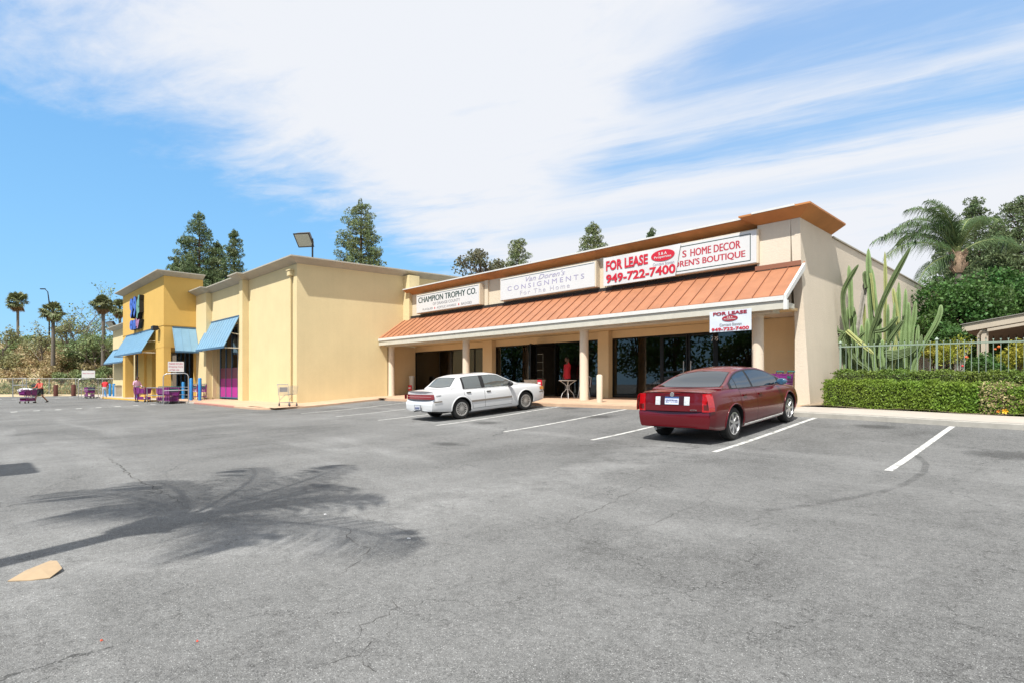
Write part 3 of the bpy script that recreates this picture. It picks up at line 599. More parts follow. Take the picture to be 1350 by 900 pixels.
def awning(x0, x1, yw, yo, zt, zb, n_, label=None):
    mb = MB(); mb.prism([(yw, zt-.05), (yw, zt), (yo, zb+.03), (yo, zb-.03)], 'x', x0, x1)
    mb.box(x0, x1, yo-.02, yo+.03, zb-.09, zb+.035, 1); mb.box(x0-.01, x1+.01, yw-.04, yw, zt-.02, zt+.05, 1)
    for i in range(n_+1):
        x = x0+(x1-x0)*i/n_; mb.prism([(yw, zt), (yw, zt+.05), (yo, zb+.08), (yo, zb+.03)], 'x', x-.02, x+.02)
    a = build('awning', mb, [M['blue_roof'], M['blue_dk']], store)
    mb = MB()
    for x in (x0+.06, x1-.06):
        mb.tube([(x, yo+.05, zb-.06), (x, yw, zb-.06)], .03, 6); mb.tube([(x, (yo+yw)/2, (zt+zb)/2-.1), (x, yw, zb+.75)], .025, 6)
    build('bracket', mb, M['offwhite'], a)
awning(-41.6, -36.1, 12.28, 11.42, 5.57, 3.72, 11); awning(-54.9, -45.6, 9.98, 9.15, 5.32, 3.72, 20); awning(-65.5, -57.2, 10.88, 10.1, 4.7, 3.4, 12)
mb = MB(); a = MB()
mb.prism([(-43.5, 5.25), (-43.5, 5.3), (-42.75, 3.72), (-42.75, 3.66)], 'y', 10.5, 11.93); mb.box(-42.78, -42.73, 10.5, 11.93, 3.6, 3.7, 1); mb.box(-43.5, -43.46, 10.5, 11.93, 5.27, 5.35, 1)
for y in (10.52, 10.98, 11.45, 11.91): mb.prism([(-43.5, 5.3), (-43.5, 5.34), (-42.75, 3.76), (-42.75, 3.72)], 'y', y-.02, y+.02)
build('awning', mb, [M['blue_roof'], M['blue_dk']], store)
mb = MB(); x = -28.6
mb.tube([(x, 12.2, .65), (x, 12.2, 6.95)], .06, 8); mb.box(x-.17, x+.17, 12.08, 12.3, 6.95, 7.2); mb.box(x-.22, x+.22, 12.05, 12.3, 7.2, 7.26); build('downspout', mb, M['yellow'], store, bevel=.01)
for x, y, z in ((-44.6, 9.9, 5.25), (-57.2, 10.8, 4.9)):
    mb = MB(); mb.box(x-.3, x+.3, y-.35, y-.02, z-.13, z+.16); mb.box(x-.06, x+.06, y-.05, y+.1, z-.06, z+.06); build('wall_light', mb, M['black'], store, bevel=.03)
# floodlights on the roofs
def flood(name, base, head, label, s=1.0, tilt=35, yaw=-20):
    r_ = empty(name, base, label, 'floodlight', 'roof floodlights')
    mb = MB(); mb.tube([base, (base[0], base[1], head[2])], .045*s, 8); build('pole', mb, M['black'], r_)
    Mx = Matrix.Translation(head) @ Matrix.Rotation(R(yaw), 4, 'Z') @ Matrix.Rotation(R(tilt), 4, 'X')
    mb = MB(); a, b, h = .42*s, .38*s, .16*s
    mb.add([Mx @ Vector(p) for p in [(-a,-b,-h),(a,-b,-h),(a,b,-h),(-a,b,-h),(-a*.75,-b*.7,h),(a*.75,-b*.7,h),(a*.75,b*.7,h),(-a*.75,b*.7,h)]], [(0,1,2,3),(4,5,6,7),(0,1,5,4),(1,2,6,5),(2,3,7,6),(3,0,4,7)])
    hd = build('lamp_housing', mb, mat('brown_lamp_housing', (.07,.055,.045), .5), r_, bevel=.015)
    mb = MB(); mb.box(-a*.88, a*.88, -b*.86, b*.86, -h-.012, -h-.004, 0, Mx); build('lens', mb, mat('lamp_lens', (.5,.5,.42), .2, var=.2, vscale=12), hd)
hp = atD(402, 315, 33); flood('floodlight', (atD(412, 350, 33).x, atD(412, 350, 33).y, 6.9), (hp.x, hp.y, hp.z), 'large brown floodlight on a short pole above the corner of the yellow store roof', 1.15, -48, 35)
hp = atD(147.5, 427.5, 57); flood('floodlight', (hp.x, hp.y+.3, 6.3), (hp.x, hp.y, hp.z), 'small dark floodlight at the far left end of the yellow store', 1.0, -50, 30)

# ------------------------------------------------------------------ signs
def box_sign(name, x0, x1, z0, z1, yf, yb, label, frame=M['cream'], face=M['signwhite'], line=True, group='sign boxes above the canopy'):
    r_ = empty(name, ((x0+x1)/2, yb, z0), label, 'sign', group)
    mb = MB(); mb.box(x0, x1, yf, yb, z0, z1); build('sign_box', mb, frame, r_, bevel=.008)
    mb = MB(); mb.box(x0+.03, x1-.06, yf-.012, yf-.002, z0+.03, z1-.03); build('sign_face', mb, face, r_)
    if line:
        mb = MB(); mb.box(x0+.08, x1-.1, yf-.016, yf-.0125, z1-.085, z1-.065); build('pinstripe', mb, M['signdark'], r_)
    return r_
YF = 17.95
r_ = box_sign('shop_sign', -25.85, -20.62, 5.28, 6.28, YF, 18.284, 'white sign box reading CHAMPION TROPHY CO. above the canopy, leftmost')
mb = text_mb('CHAMPION TROPHY CO.', -25.65, -20.85, 5.82, 6.12, YF-.012, .006, twice=.022)
build('lettering', mb, M['signdark'], r_)
for q in (('OF ORANGE COUNTY', -24.35, -22.1, 5.60, 5.74), ('PLAQUES', -25.25, -24.35, 5.385, 5.50), ('ACRYLIC AWARDS', -24.0, -22.4, 5.385, 5.50), ('BADGES', -22.0, -21.2, 5.385, 5.50)): build('lettering', text_mb(*q, YF-.012, .006), M['grey_letter'], r_)
for x in (-24.18, -22.2): mb = MB(); mb.prism([(x-.05, 5.44), (x, 5.38), (x+.05, 5.44), (x, 5.50)], 'y', YF-.018, YF-.0125); build('diamond', mb, M['signred'], r_)
r_ = box_sign('shop_sign', -19.2, -13.72, 5.28, 6.30, YF, 18.284, 'white sign box with faded lilac CONSIGNMENTS lettering, middle of the front')
build('lettering', text_mb('Van Doren\'s', -17.55, -15.3, 5.96, 6.18, YF-.012, .006, 0, .35), M['lilac'], r_)
mb = text_mb('CONSIGNMENTS', -18.7, -14.3, 5.68, 5.88, YF-.012, .006, 0, 0, 1.5); build('lettering', mb, M['lilac'], r_)
build('lettering', text_mb('For The Home', -17.9, -15.05, 5.41, 5.60, YF-.012, .006, 0, 0, 1.3), M['lilac2'], r_)
r_ = box_sign('shop_sign', -13.2, -7.42, 5.26, 6.33, YF, 18.284, 'white sign box reading HOME DECOR in red, half covered by a lease banner', line=False)
mb = MB(); a0, a1, b0, b1 = -13.05, -7.66, 5.36, 6.22
for q in ((a0, a1, b1-.025, b1), (a0, a1, b0, b0+.025), (a1-.025, a1, b0+.025, b1-.025), (a0, a0+.025, b0+.025, b1-.025)): mb.box(q[0], q[1], YF-.016, YF-.0125, q[2], q[3])
build('pinstripe', mb, M['signdark'], r_)
M['mutedred'] = mat('muted_red_letter', (.42,.04,.06), .5)
for q in (('S', -10.02, -9.86, 5.83, 6.06), ('HOME DECOR', -9.72, -7.98, 5.82, 6.07), ("CHILDREN'S BOUTIQUE", -10.98, -7.83, 5.48, 5.73)): build('lettering', text_mb(*q, YF-.012, .006, twice=.016), M['mutedred'], r_)
# lease banner hung over it: thin wrinkled vinyl
def banner(name, x0, x1, z0, z1, y, label, m, sag=.02, group='for lease banners', torn=True):
    r_ = empty(name, ((x0+x1)/2, y, z0), label, 'banner', group)
    mb = MB(); rr = random.Random(3)
    def P(s_):
        def f(a, b):
            xr = x1-(.22*(1-b) if torn else 0)
            x_ = x0+(xr-x0)*a; z_ = z0+(z1-z0)*b
            return (x_, y+s_+sag*.5*math.sin(9*a+3*b)*math.sin(5*b+a*4), z_-sag*math.sin(math.pi*a)*(1 if b > .5 else .4))
        return f
    mb.grid(P(0), 36, 10); mb.grid(P(.006), 36, 10); build('vinyl_sheet', mb, m, r_, smooth=60); return r_
YB = 17.90
r_ = banner('lease_banner', -13.33, -10.05, 5.24, 6.32, YB, 'white FOR LEASE banner with red lettering stretched over the rightmost sign box', M['signwhite'])
build('lettering', text_mb('FOR LEASE', -13.2, -11.35, 5.80, 6.18, YB-.013, .004, .035), M['signred'], r_)
build('lettering', text_mb('949-722-7400', -13.2, -10.25, 5.33, 5.66, YB-.013, .004, .03), M['signred'], r_)
def oval(r_, cx_, cz_, a, b, y, m, lm, w1='S & A', w2='Properties'):
    mb = MB(); n = 40; mb.prism([(cx_+a*math.cos(2*math.pi*k/n), cz_+b*math.sin(2*math.pi*k/n)) for k in range(n)], 'y', y-.006, y); o = build('oval_logo', mb, m, r_)
    build('lettering', text_mb(w1, cx_-a*.35, cx_+a*.35, cz_+b*.1, cz_+b*.6, y-.007, .004, .02), lm, o); build('lettering', text_mb(w2, cx_-a*.72, cx_+a*.72, cz_-b*.55, cz_-b*.02, y-.007, .004, .01), lm, o)
oval(r_, -10.75, 6.02, .47, .2, YB-.013, M['signred'], M['signwhite'])
build('lettering', text_mb('Contact Steven', -11.15, -10.3, 5.69, 5.79, YB-.013, .004), M['lilac2'], r_)
# lower banner hanging from the canopy edge
pA = onY(936, 440, 16.52); pB = onY(991, 430, 16.52)
x0, x1 = pA.x, pB.x; z0, z1 = 3.06, 3.68
r_ = banner('lease_banner', x0, x1, z0, z1, 16.5, 'pale blue-white FOR LEASE banner hanging from the canopy beside the right column', M['bannershade'], .006, torn=False)
W_ = x1-x0; H_ = z1-z0
build('lettering', text_mb('FOR LEASE', x0+.09*W_, x0+.9*W_, z0+.79*H_, z0+.95*H_, 16.49, .004, .035), mat('dark_red_letter', (.28,.01,.03), .5), r_)
oval(r_, x0+.5*W_, z0+.62*H_, .19*W_, .14*H_, 16.49, mat('dark_red_oval', (.30,.015,.03), .5), M['signwhite'])
build('lettering', text_mb('Contact Steven', x0+.25*W_, x0+.78*W_, z0+.27*H_, z0+.40*H_, 16.49, .004), M['grey_letter'], r_)
build('lettering', text_mb('949-722-7400', x0+.05*W_, x0+.95*W_, z0+.04*H_, z0+.2*H_, 16.49, .004, .03), M['signred'], r_)
# store letters on the tower
r_ = empty('letter_sign', (-50.5, 10, 4.9), 'big blue, green and pink channel letters mounted on the golden tower', 'sign')
M['letblue'] = mat('letter_blue', (.035,.09,.48), .35); M['letgreen'] = mat('letter_green', (.13,.27,.17), .35); M['letpink'] = mat('letter_pink', (.42,.14,.26), .35)
def chan(t, x0, x1, z0, z1, m, bold=.05):
    o = build('letter', text_mb(t, x0, x1, z0, z1, 9.70, .012, bold), m, r_)
    build('return_edge', text_mb(t, x0, x1, z0, z1, 9.985, .27, bold), M['black'], o)
chan('9', -52.2, -51.15, 6.5, 8.0, M['letblue']); chan('9', -51.1, -50.05, 6.5, 8.05, M['letblue']); chan('¢', -50.0, -48.95, 6.35, 8.0, M['letgreen'], .09)
chan('o', -52.2, -51.2, 5.6, 6.35, M['letblue'], .06); chan('n', -51.1, -50.2, 5.6, 6.3, M['letblue'], .06); chan('ly', -50.1, -48.95, 5.6, 6.4, M['letpink'], .06)

# ------------------------------------------------------------------ cars
def interp(pts, y):
    xs_ = [p[0] for p in pts]; i = 0
    if y <= xs_[0]: return pts[0][1]
    if y >= xs_[-1]: return pts[-1][1]
    while y > xs_[i+1]: i += 1
    # monotone-ish cubic (Catmull-Rom with clamped slopes)
    x0, y0 = pts[i]; x1, y1 = pts[i+1]; h = x1-x0; d = (y1-y0)/h
    def sl(k):
        if k <= 0 or k >= len(pts)-1: return None
        a = (pts[k][1]-pts[k-1][1])/(pts[k][0]-pts[k-1][0]); b = (pts[k+1][1]-pts[k][1])/(pts[k+1][0]-pts[k][0])
        return 0 if a*b <= 0 else 2*a*b/(a+b)
    m0 = sl(i); m1 = sl(i+1); m0 = d if m0 is None else m0; m1 = d if m1 is None else m1
    t = (y-x0)/h; return (2*t**3-3*t*t+1)*y0+(t**3-2*t*t+t)*h*m0+(-2*t**3+3*t*t)*y1+(t**3-t*t)*h*m1
def paint(name, rgb, flake=False):
    m = mat(name, rgb, .3, 0, coat=.8, spec=.25); m.node_tree.nodes['Principled BSDF'].inputs['Coat Roughness'].default_value = .03; return m
def lens_mat(name, rgb, rough=.12): 
    return mat(name, rgb, rough, coat=1.0, var=.3, vscale=35)
def make_car(S, name, label):
    car = empty(name, (0,0,0), label, 'car', 'cars parked in front of the shops')
    yR, yF, W = S['yR'], S['yF'], S['W']/2
    def wp(y): return W*interp(S['plan'], y)
    shape = S['shape']  # (h fraction, width factor)
    def zb(y): return interp(S['bottom'], y)
    def zs(y): return interp(S['shoulder'], y)
    def zd(y): return interp(S['deck'], y)
    def side(y, z):
        h = (z-zb(y))/(zs(y)-zb(y)); return wp(y)*interp(shape, max(0, min(1, h)))
    def endshift(s_, z, x, y):
        # rear and front faces: lean and bulge
        r = 0
        if s_ < .5:
            k = max(0, 1-(y-yR)/.55)**1.5; r += k*(interp(S['rear'], z)+S['rk']*(abs(x)/W)**2.4)
        else:
            k = max(0, 1-(yF-y)/.55)**1.5; r -= k*(interp(S['front'], z)+S['fk']*(abs(x)/W)**2.4)
        return r
    ny = 110; hs = [0, .04, .1, .18, .28, .4, .52, .64, .74, .82, .88, .93, .97, 1.0]; tops = [.93, .8, .6, .4, .2, 0]
    rings = []
    for i in range(ny+1):
        y = yR+(yF-yR)*i/ny; ring = [(0, zb(y)+.01), (side(y, zb(y))*.55, zb(y)+.005)]
        for h in hs: z = zb(y)+h*(zs(y)-zb(y)); ring.append((side(y, z), z))
        for t in tops: x = side(y, zs(y))*t; ring.append((x, zs(y)+(zd(y)-zs(y))*(1-t**3.0)))
        full = ring+[(-x, z) for x, z in ring[-2:0:-1]]
        rings.append([(x, y+endshift(i/ny, z, x, y), z) for x, z in full])
    n = len(rings[0]); mb = MB(); mb.add([p for r_ in rings for p in r_], [(i*n+k, i*n+(k+1) % n, (i+1)*n+(k+1) % n, (i+1)*n+k) for i in range(ny) for k in range(n)])
    # end caps as grids between left and right points
    for i, flip in ((0, 0), (ny, 1)):
        o_ = i*n; half = n//2
        for k in range(half):
            a, b = k, k+1; c, d = (n-k) % n, (n-k-1) % n
            q = [a, b, d, c]; q = list(dict.fromkeys(q))
            if len(q) > 2: mb.f.append(tuple(o_+z for z in q)); mb.m.append(0)
    body = build('body', mb, [S['paint'], M['black']], car, world=False)
    # wheel arches cut by boolean
    cut = MB(); wr = S['wr']+.055
    for yy in (0, S['wb']):
        for sgn in (-1, 1):
            x0, x1 = sorted((sgn*(W-.42), sgn*(W+.2)))
            prof = [(wr*math.cos(2*math.pi*k/40), wr*math.sin(2*math.pi*k/40)) for k in range(40)]
            cut.prism([(yy+a, S['wr']+.02+b) for a, b in prof], 'x', x0, x1, 1)
    co = build('cutter', cut, [S['paint'], M['black']], None)
    md = body.modifiers.new('b', 'BOOLEAN'); md.object = co; md.operation = 'DIFFERENCE'; md.solver = 'EXACT'
    dg = bpy.context.evaluated_depsgraph_get(); me = bpy.data.meshes.new_from_object(body.evaluated_get(dg)); body.modifiers.clear(); old = body.data; body.data = me; me.name = 'body'
    bpy.data.meshes.remove(old); cm = co.data; bpy.data.objects.remove(co); bpy.data.meshes.remove(cm)
    me.polygons.foreach_set('use_smooth', [True]*len(me.polygons)); me.set_sharp_from_angle(angle=R(38))
    # arch lips
    for yy in (0, S['wb']):
        for sgn in (-1, 1):
            pts = []
            for k in range(21):
                a = R(-18+216*k/20); y_ = yy+wr*math.cos(a); z_ = S['wr']+.02+wr*math.sin(a)
                if z_ > zb(y_)+.02: pts.append((sgn*(side(y_, z_)+.002), y_, z_))
            mb = MB(); mb.tube(pts, S.get('lip', .014), 8); build('wheel_arch', mb, S['paint'], body, smooth=60, world=False)
    # cabin
    cab = S['cabin']; rw = S['rw']; y0, y1 = cab[0][0], cab[-1][0]; zmax = max(p[1] for p in cab)
    def zc(y): return interp(cab, y)
    def base(y): return (side(y, zs(y))-.02, zs(y)-.03)
    def edge(y):
        f = max(0, min(1, (zc(y)-zd(y))/(zmax-zd((y0+y1)/2)))); bx = base(y)[0]
        return (bx+(rw-bx)*f**.9, base(y)[1]+(zc(y)-.055*f-base(y)[1])*1.0)
    def cside(y, z):
        b, e = base(y), edge(y); w_ = max(0, min(1, (z-b[1])/max(.01, e[1]-b[1]))); return b[0]+(e[0]-b[0])*w_+.022*math.sin(math.pi*w_)*min(1, (e[1]-b[1])/.35)
    def ctop(y, f): e = edge(y); return (e[0]*f, e[1]+(zc(y)-e[1])*(1-abs(f)**2.6))
    nc = 80; rings = []
    for i in range(nc+1):
        y = y0+(y1-y0)*i/nc; b, e = base(y), edge(y); ring = []
        for k in range(9): z = b[1]+(e[1]-b[1])*k/8; ring.append((cside(y, z), z))
        for f in (.97, .92, .8, .6, .3, 0): ring.append(ctop(y, f))
        full = [(x, z) for x, z in ring]+[(-x, z) for x, z in ring[-2::-1]]; rings.append([(x, y, z) for x, z in full])
    n = len(rings[0]); mb = MB(); mb.add([p for r_ in rings for p in r_], [(i*n+k, i*n+k+1, (i+1)*n+k+1, (i+1)*n+k) for i in range(nc) for k in range(n-1)])
    mb.add([p for r_ in rings for p in (r_[0], r_[-1])], [(2*i, 2*i+1, 2*i+3, 2*i+2) for i in range(nc)]); mb.f += [tuple(range(n)), tuple(range(nc*n, nc*n+n))]; mb.m += [0, 0]
    cabin = build('cabin', mb, S['paint'], car, smooth=32, world=False)
    # side glass: polygon between lower and upper limit, laid 4-9 mm proud of the cabin skin
    def sidepatch(nm, ya, yb, zlo, zhi, off, m, par, sgn, nu=16, nv=6, f=cside, th=.004):
        mb = MB()
        def P(o_):
            def q(a, b):
                y = ya(b)+(yb(b)-ya(b))*a if callable(ya) else ya+(yb-ya)*a
                lo = zlo(y) if callable(zlo) else zlo; hi = zhi(y) if callable(zhi) else zhi; z = lo+(max(hi, lo+.001)-lo)*b
                return (sgn*(f(y, z)+o_), y, z)
            return q
        mb.grid(P(off), nu, nv); return build(nm, mb, m, par, smooth=50, world=False)
    belt = lambda y: zs(y)+.022
    top = lambda y: min(edge(y)[1]-S.get('railgap', .045), zmax)
    for sgn in (1, -1):
        for (a, b) in S['sideglass_surround']: sidepatch('window_surround', a, b, lambda y: zs(y)+.004, lambda y: edge(y)[1]-.022, .003, S['surround'], cabin, sgn, 40, 5)
        for k, (a, b) in enumerate(S['sideglass']):
            sidepatch('side_window', a, b, belt, top, .007, S['cg'], cabin, sgn, 24, 5)
    # rear and front glass
    def toppatch(nm, ya, yb, fx, off, m, par, nu=16, nv=16):
        mb = MB()
        def q(a, b):
            f = (2*a-1)*fx; y = ya(f) + (yb(f)-ya(f))*b; x, z = ctop(y, f)
            sl = (zc(y+.02)-zc(y-.02))/.04; nn = Vector((0, -sl, 1)).normalized()*off; return (x, y+nn.y, z+nn.z)
        mb.grid(q, nu, nv); return build(nm, mb, m, par, smooth=50, world=False)
    rg, fg = S['rearglass'], S['frontglass']
    toppatch('window_surround', lambda f: rg[0]-.015+.05*f*f, lambda f: rg[1]+.015, rg[2]+.02, .003, M['black'], cabin)
    toppatch('rear_window', lambda f: rg[0]+.04*f*f, lambda f: rg[1]-.03*f*f, rg[2], .007, S['cg'], cabin)
    toppatch('windscreen', lambda f: fg[0]+.03*f*f, lambda f: fg[1]-.06*f*f, fg[2], .006, S['cg'], cabin)
    # doors
    for sgn in (1, -1):
        for (a, b) in S['doors']:
            lo = lambda y: zb(y)+.1; hi = lambda y: zs(y)-.015
            def st(e, a=a):
                def f_(t):
                    z = .34+t*(zs(a)-.36); k = S['wr']+.02; q = (S['wr']+.09)**2-(z-k)**2; return max(a-e, (math.sqrt(q) if q > 0 else 0)+.02-e)
                return f_
            fr = sidepatch('door_gap', st(.007), lambda t, b=b: b+.007, lambda y: zb(y)+.09, lambda y: zs(y)-.004, .0015, M['dark'], body, sgn, 24, 14, side)
            cut_ = S['door_cut']
            d = sidepatch('door', st(0), lambda t, b=b: b, lo, hi, .004, S['paint'], car, sgn, 24, 14, side)
            hy = a+.16; hz = zs(hy)-S['hz']; hx = side(hy, hz)
            mb = MB(); mb.box(*sorted((sgn*(hx-.01), sgn*(hx+.032))), hy-.08, hy+.08, hz-.018, hz+.018); build('handle', mb, S['handle'], d, bevel=.008, world=False)
        if S.get('moulding'):
            ml = S['moulding']; sidepatch('side_moulding', S['doors'][0][0]+ml[1], S['doors'][-1][1]-ml[2], ml[0]-.028, ml[0]+.028, .016, S['mouldmat'], car, sgn, 30, 2, side)
        if S.get('sillchrome'):
            sidepatch('sill_trim', .42, S['wb']-.42, lambda y: zb(y)+.02, lambda y: zb(y)+.065, .012, M['chrome'], car, sgn, 30, 2, side)
        mx_, my_, mz_ = S['mirror']; mb = MB()
        mb.lathe([(0, -.07), (.06, -.06), (.085, -.02), (.085, .03), (.07, .05), (.02, .052)], 20, Matrix.Translation((sgn*mx_, my_, mz_)) @ Matrix.Rotation(R(90), 4, 'X') @ Matrix.Scale(1.35, 4, (1,0,0)) @ Matrix.Scale(.9, 4, (0,1,0)))
        mb.tube([(sgn*(mx_-.05), my_, mz_), (sgn*(mx_-.17), my_+.06, mz_-.03)], .02, 8); mo = build('mirror', mb, S['mirrormat'], car, smooth=50, world=False)
    # rear end: patches on the cap surface
    def ry(x, z): return yR+interp(S['rear'], z)+S['rk']*(abs(x)/W)**2.4
    def rearpatch(nm, xa, xb, za, zb_, off, m, par, nu=12, nv=6, shp=None):
        mb = MB()
        def P(o_):
            def q(a, b):
                x = xa+(xb-xa)*a; z = za+(zb_-za)*b
                if shp: x, z = shp(x, z)
                return (x, ry(x, z)-o_, z)
            return q
        n0 = len(mb.v); mb.grid(P(off), nu, nv)
        # rim so the lens has thickness
        ed = [i*(nv+1) for i in range(nu+1)]+[nu*(nv+1)+j for j in range(1, nv+1)]+[i*(nv+1)+nv for i in range(nu-1, -1, -1)]+[j for j in range(nv-1, 0, -1)]
        c = len(mb.v); mb.v += [(mb.v[e][0], mb.v[e][1]+off+.004, mb.v[e][2]) for e in ed]; k_ = len(ed)
        mb.f += [(ed[i], ed[(i+1) % k_], c+(i+1) % k_, c+i) for i in range(k_)]; mb.m += [0]*k_
        return build(nm, mb, m, par, smooth=40, world=False)
    S['rearbuild'](car, body, rearpatch, side, zs, zb, ry, sidepatch)
    # wheels
    wr, wt = S['wr'], .205
    def wheel(yy, sgn):
        Mx = Matrix.Translation((sgn*(W-.045), yy, wr)) @ (Matrix.Rotation(math.pi, 4, 'Z') if sgn < 0 else Matrix.Identity(4))
        we = empty('wheel'); we.parent = car; rr = S['rr']
        mb = MB(); mb.lathe([(rr-.01, -wt+.02), (rr+.03, -wt), (wr-.03, -wt), (wr, -wt+.03), (wr, -.03), (wr-.028, 0), (rr+.03, .006), (rr, -.005), (rr-.004, -.04)], 40, Mx, 0, 'x'); build('tyre', mb, M['tyre'], we, smooth=40, world=False)
        mb = MB(); mb.lathe([(rr, -.012), (rr-.012, .0), (rr-.03, -.02), (rr-.045, -.05), (.0, -.055)], 40, Mx, 0, 'x')
        rim = build('rim', mb, S['rimdark'], we, smooth=40, world=False)
        S['spokes'](Mx, we, rr, rim)
    for yy in (0, S['wb']):
        for sgn in (1, -1): wheel(yy, sgn)
    # floor pan and interior
    mb = MB(); mb.box(-W+.25, W-.25, yR+.5, yF-.5, zb(1.2)+.03, zb(1.2)+.12); build('underbody', mb, M['black'], car, world=False)
    mb = MB()
    for yy in (yR+.1,): mb.tube([(-.45, yR+.12, zb(yR+.3)-.0), (-.45, yR+.5, zb(yR+.3)-.0)], .03, 10)
    build('exhaust', mb, M['steel'], car, smooth=60, world=False)
    return car
def spokes7(Mx, we, rr, rim):
    mb = MB(); mb.lathe([(rr+.004, -.02), (rr+.006, .006), (rr-.014, .008), (rr-.022, -.02)], 40, Mx, 0, 'x')
    mb.lathe([(.06, -.05), (.055, -.002), (.0, .004)], 20, Mx, 0, 'x')
    for k in range(7):
        a = 2*math.pi*k/7; c, s_ = math.cos(a), math.sin(a)
        def P(r_, t, h): return Mx @ Vector((h, r_*c-t*s_, r_*s_+t*c))
        q = [P(.04, -.028, -.05), P(.04, .028, -.05), P(rr-.01, .036, -.04), P(rr-.01, -.036, -.04), P(.04, -.02, .0), P(.04, .02, .0), P(rr-.012, .024, -.004), P(rr-.012, -.024, -.004)]
        mb.add(q, [(0,1,2,3),(4,5,6,7),(0,1,5,4),(1,2,6,5),(2,3,7,6),(3,0,4,7)])
    build('spokes', mb, M['alloy'], rim, smooth=30, world=False)
def hubcap(Mx, we, rr, rim):
    mb = MB(); mb.lathe([(rr+.004, -.02), (rr+.004, .008), (rr-.02, .012), (rr-.03, .004), (rr-.032, -.02)], 40, Mx, 0, 'x'); mb.lathe([(.07, -.03), (.065, .012), (.03, .018), (0, .018)], 24, Mx, 0, 'x')
    for k in range(16):
        a = 2*math.pi*k/16; c, s_ = math.cos(a), math.sin(a)
        def P(r_, t, h): return Mx @ Vector((h, r_*c-t*s_, r_*s_+t*c))
        q = [P(.06, -.008, -.03), P(.06, .008, -.03), P(rr-.02, .019, -.03), P(rr-.02, -.019, -.03), P(.06, -.007, .008), P(.06, .007, .008), P(rr-.022, .014, .006), P(rr-.022, -.014, .006)]
        mb.add(q, [(0,1,2,3),(4,5,6,7),(0,1,5,4),(1,2,6,5),(2,3,7,6),(3,0,4,7)])
    build('wheel_cover', mb, mat('dusty_wheel_cover', (.45,.44,.42), .35, .6), rim, smooth=30, world=False)

# dark red saloon
P_red = paint('maroon_car_paint', (.10,.002,.006), True)
def rear_red(car, body, rp, side, zs, zb, ry, sp):
    taill = lens_mat('red_tail_lens', (.42,.004,.008)); white = lens_mat('clear_lens', (.6,.62,.65))
    for sg in (1, -1):
        xa, xb = sorted((sg*.645, sg*.81)); tl = rp('tail_light', xa, xb, .66, 1.015, .018, taill, car, 8, 10)
        sp('tail_light_side', -.97, -.80, .67, 1.005, .008, taill, tl, sg, 6, 8, side)
        xa, xb = sorted((sg*.675, sg*.79)); rp('lamp_bowl', xa, xb, .70, .80, .022, mat('smoked_red_lens', (.10,.005,.005), .2, coat=1), tl, 6, 6)
        xa, xb = sorted((sg*.27, sg*.385)); rp('reversing_light', xa, xb, .79, .96, .012, white, car, 4, 6)
    rp('boot_lid_gap', -.645, .645, .662, 1.03, .002, M['dark'], body, 20, 10); lid = rp('boot_lid', -.637, .637, .67, 1.03, .007, S_red['paint'], car, 24, 12)
    rp('plate_recess', -.265, .265, .79, .975, .009, mat('deep_maroon', (.03,.003,.008), .4), lid, 8, 6)
    pl = rp('number_plate', -.155, .155, .805, .955, .02, mat('plate_white', (.62,.66,.76), .4), car, 4, 4)
    mb = text_mb('5DTZ320', -.135, .135, .832, .905, ry(0, .87)-.022, .003, .01); build('plate_number', mb, mat('plate_blue', (.03,.05,.25), .5), pl, world=False)
    rp('plate_frame', -.155, .155, .925, .955, .022, mat('plate_blue_band', (.04,.08,.22), .5), pl, 4, 2)
    mb = MB(); mb.lathe([(0, -.012), (.045, -.01), (.05, 0)], 24, Matrix.Translation((0, ry(0, 1.0)-.012, 1.0)) @ Matrix.Rotation(R(-90), 4, 'X')); build('badge', mb, M['chrome'], car, smooth=40, world=False)
    mb = text_mb('CTS', .40, .54, .685, .71, ry(.47, .7)-.012, .004, .02); build('model_badge', mb, M['chrome'], car, world=False)
    rp('bumper_crease', -.5, .5, .33, .345, .008, M['dark'], body, 20, 1)
    rp('brake_light', -.18, .18, 1.022, 1.035, .02, mat('dark_red_lens', (.2,.01,.01), .2), car, 6, 1)
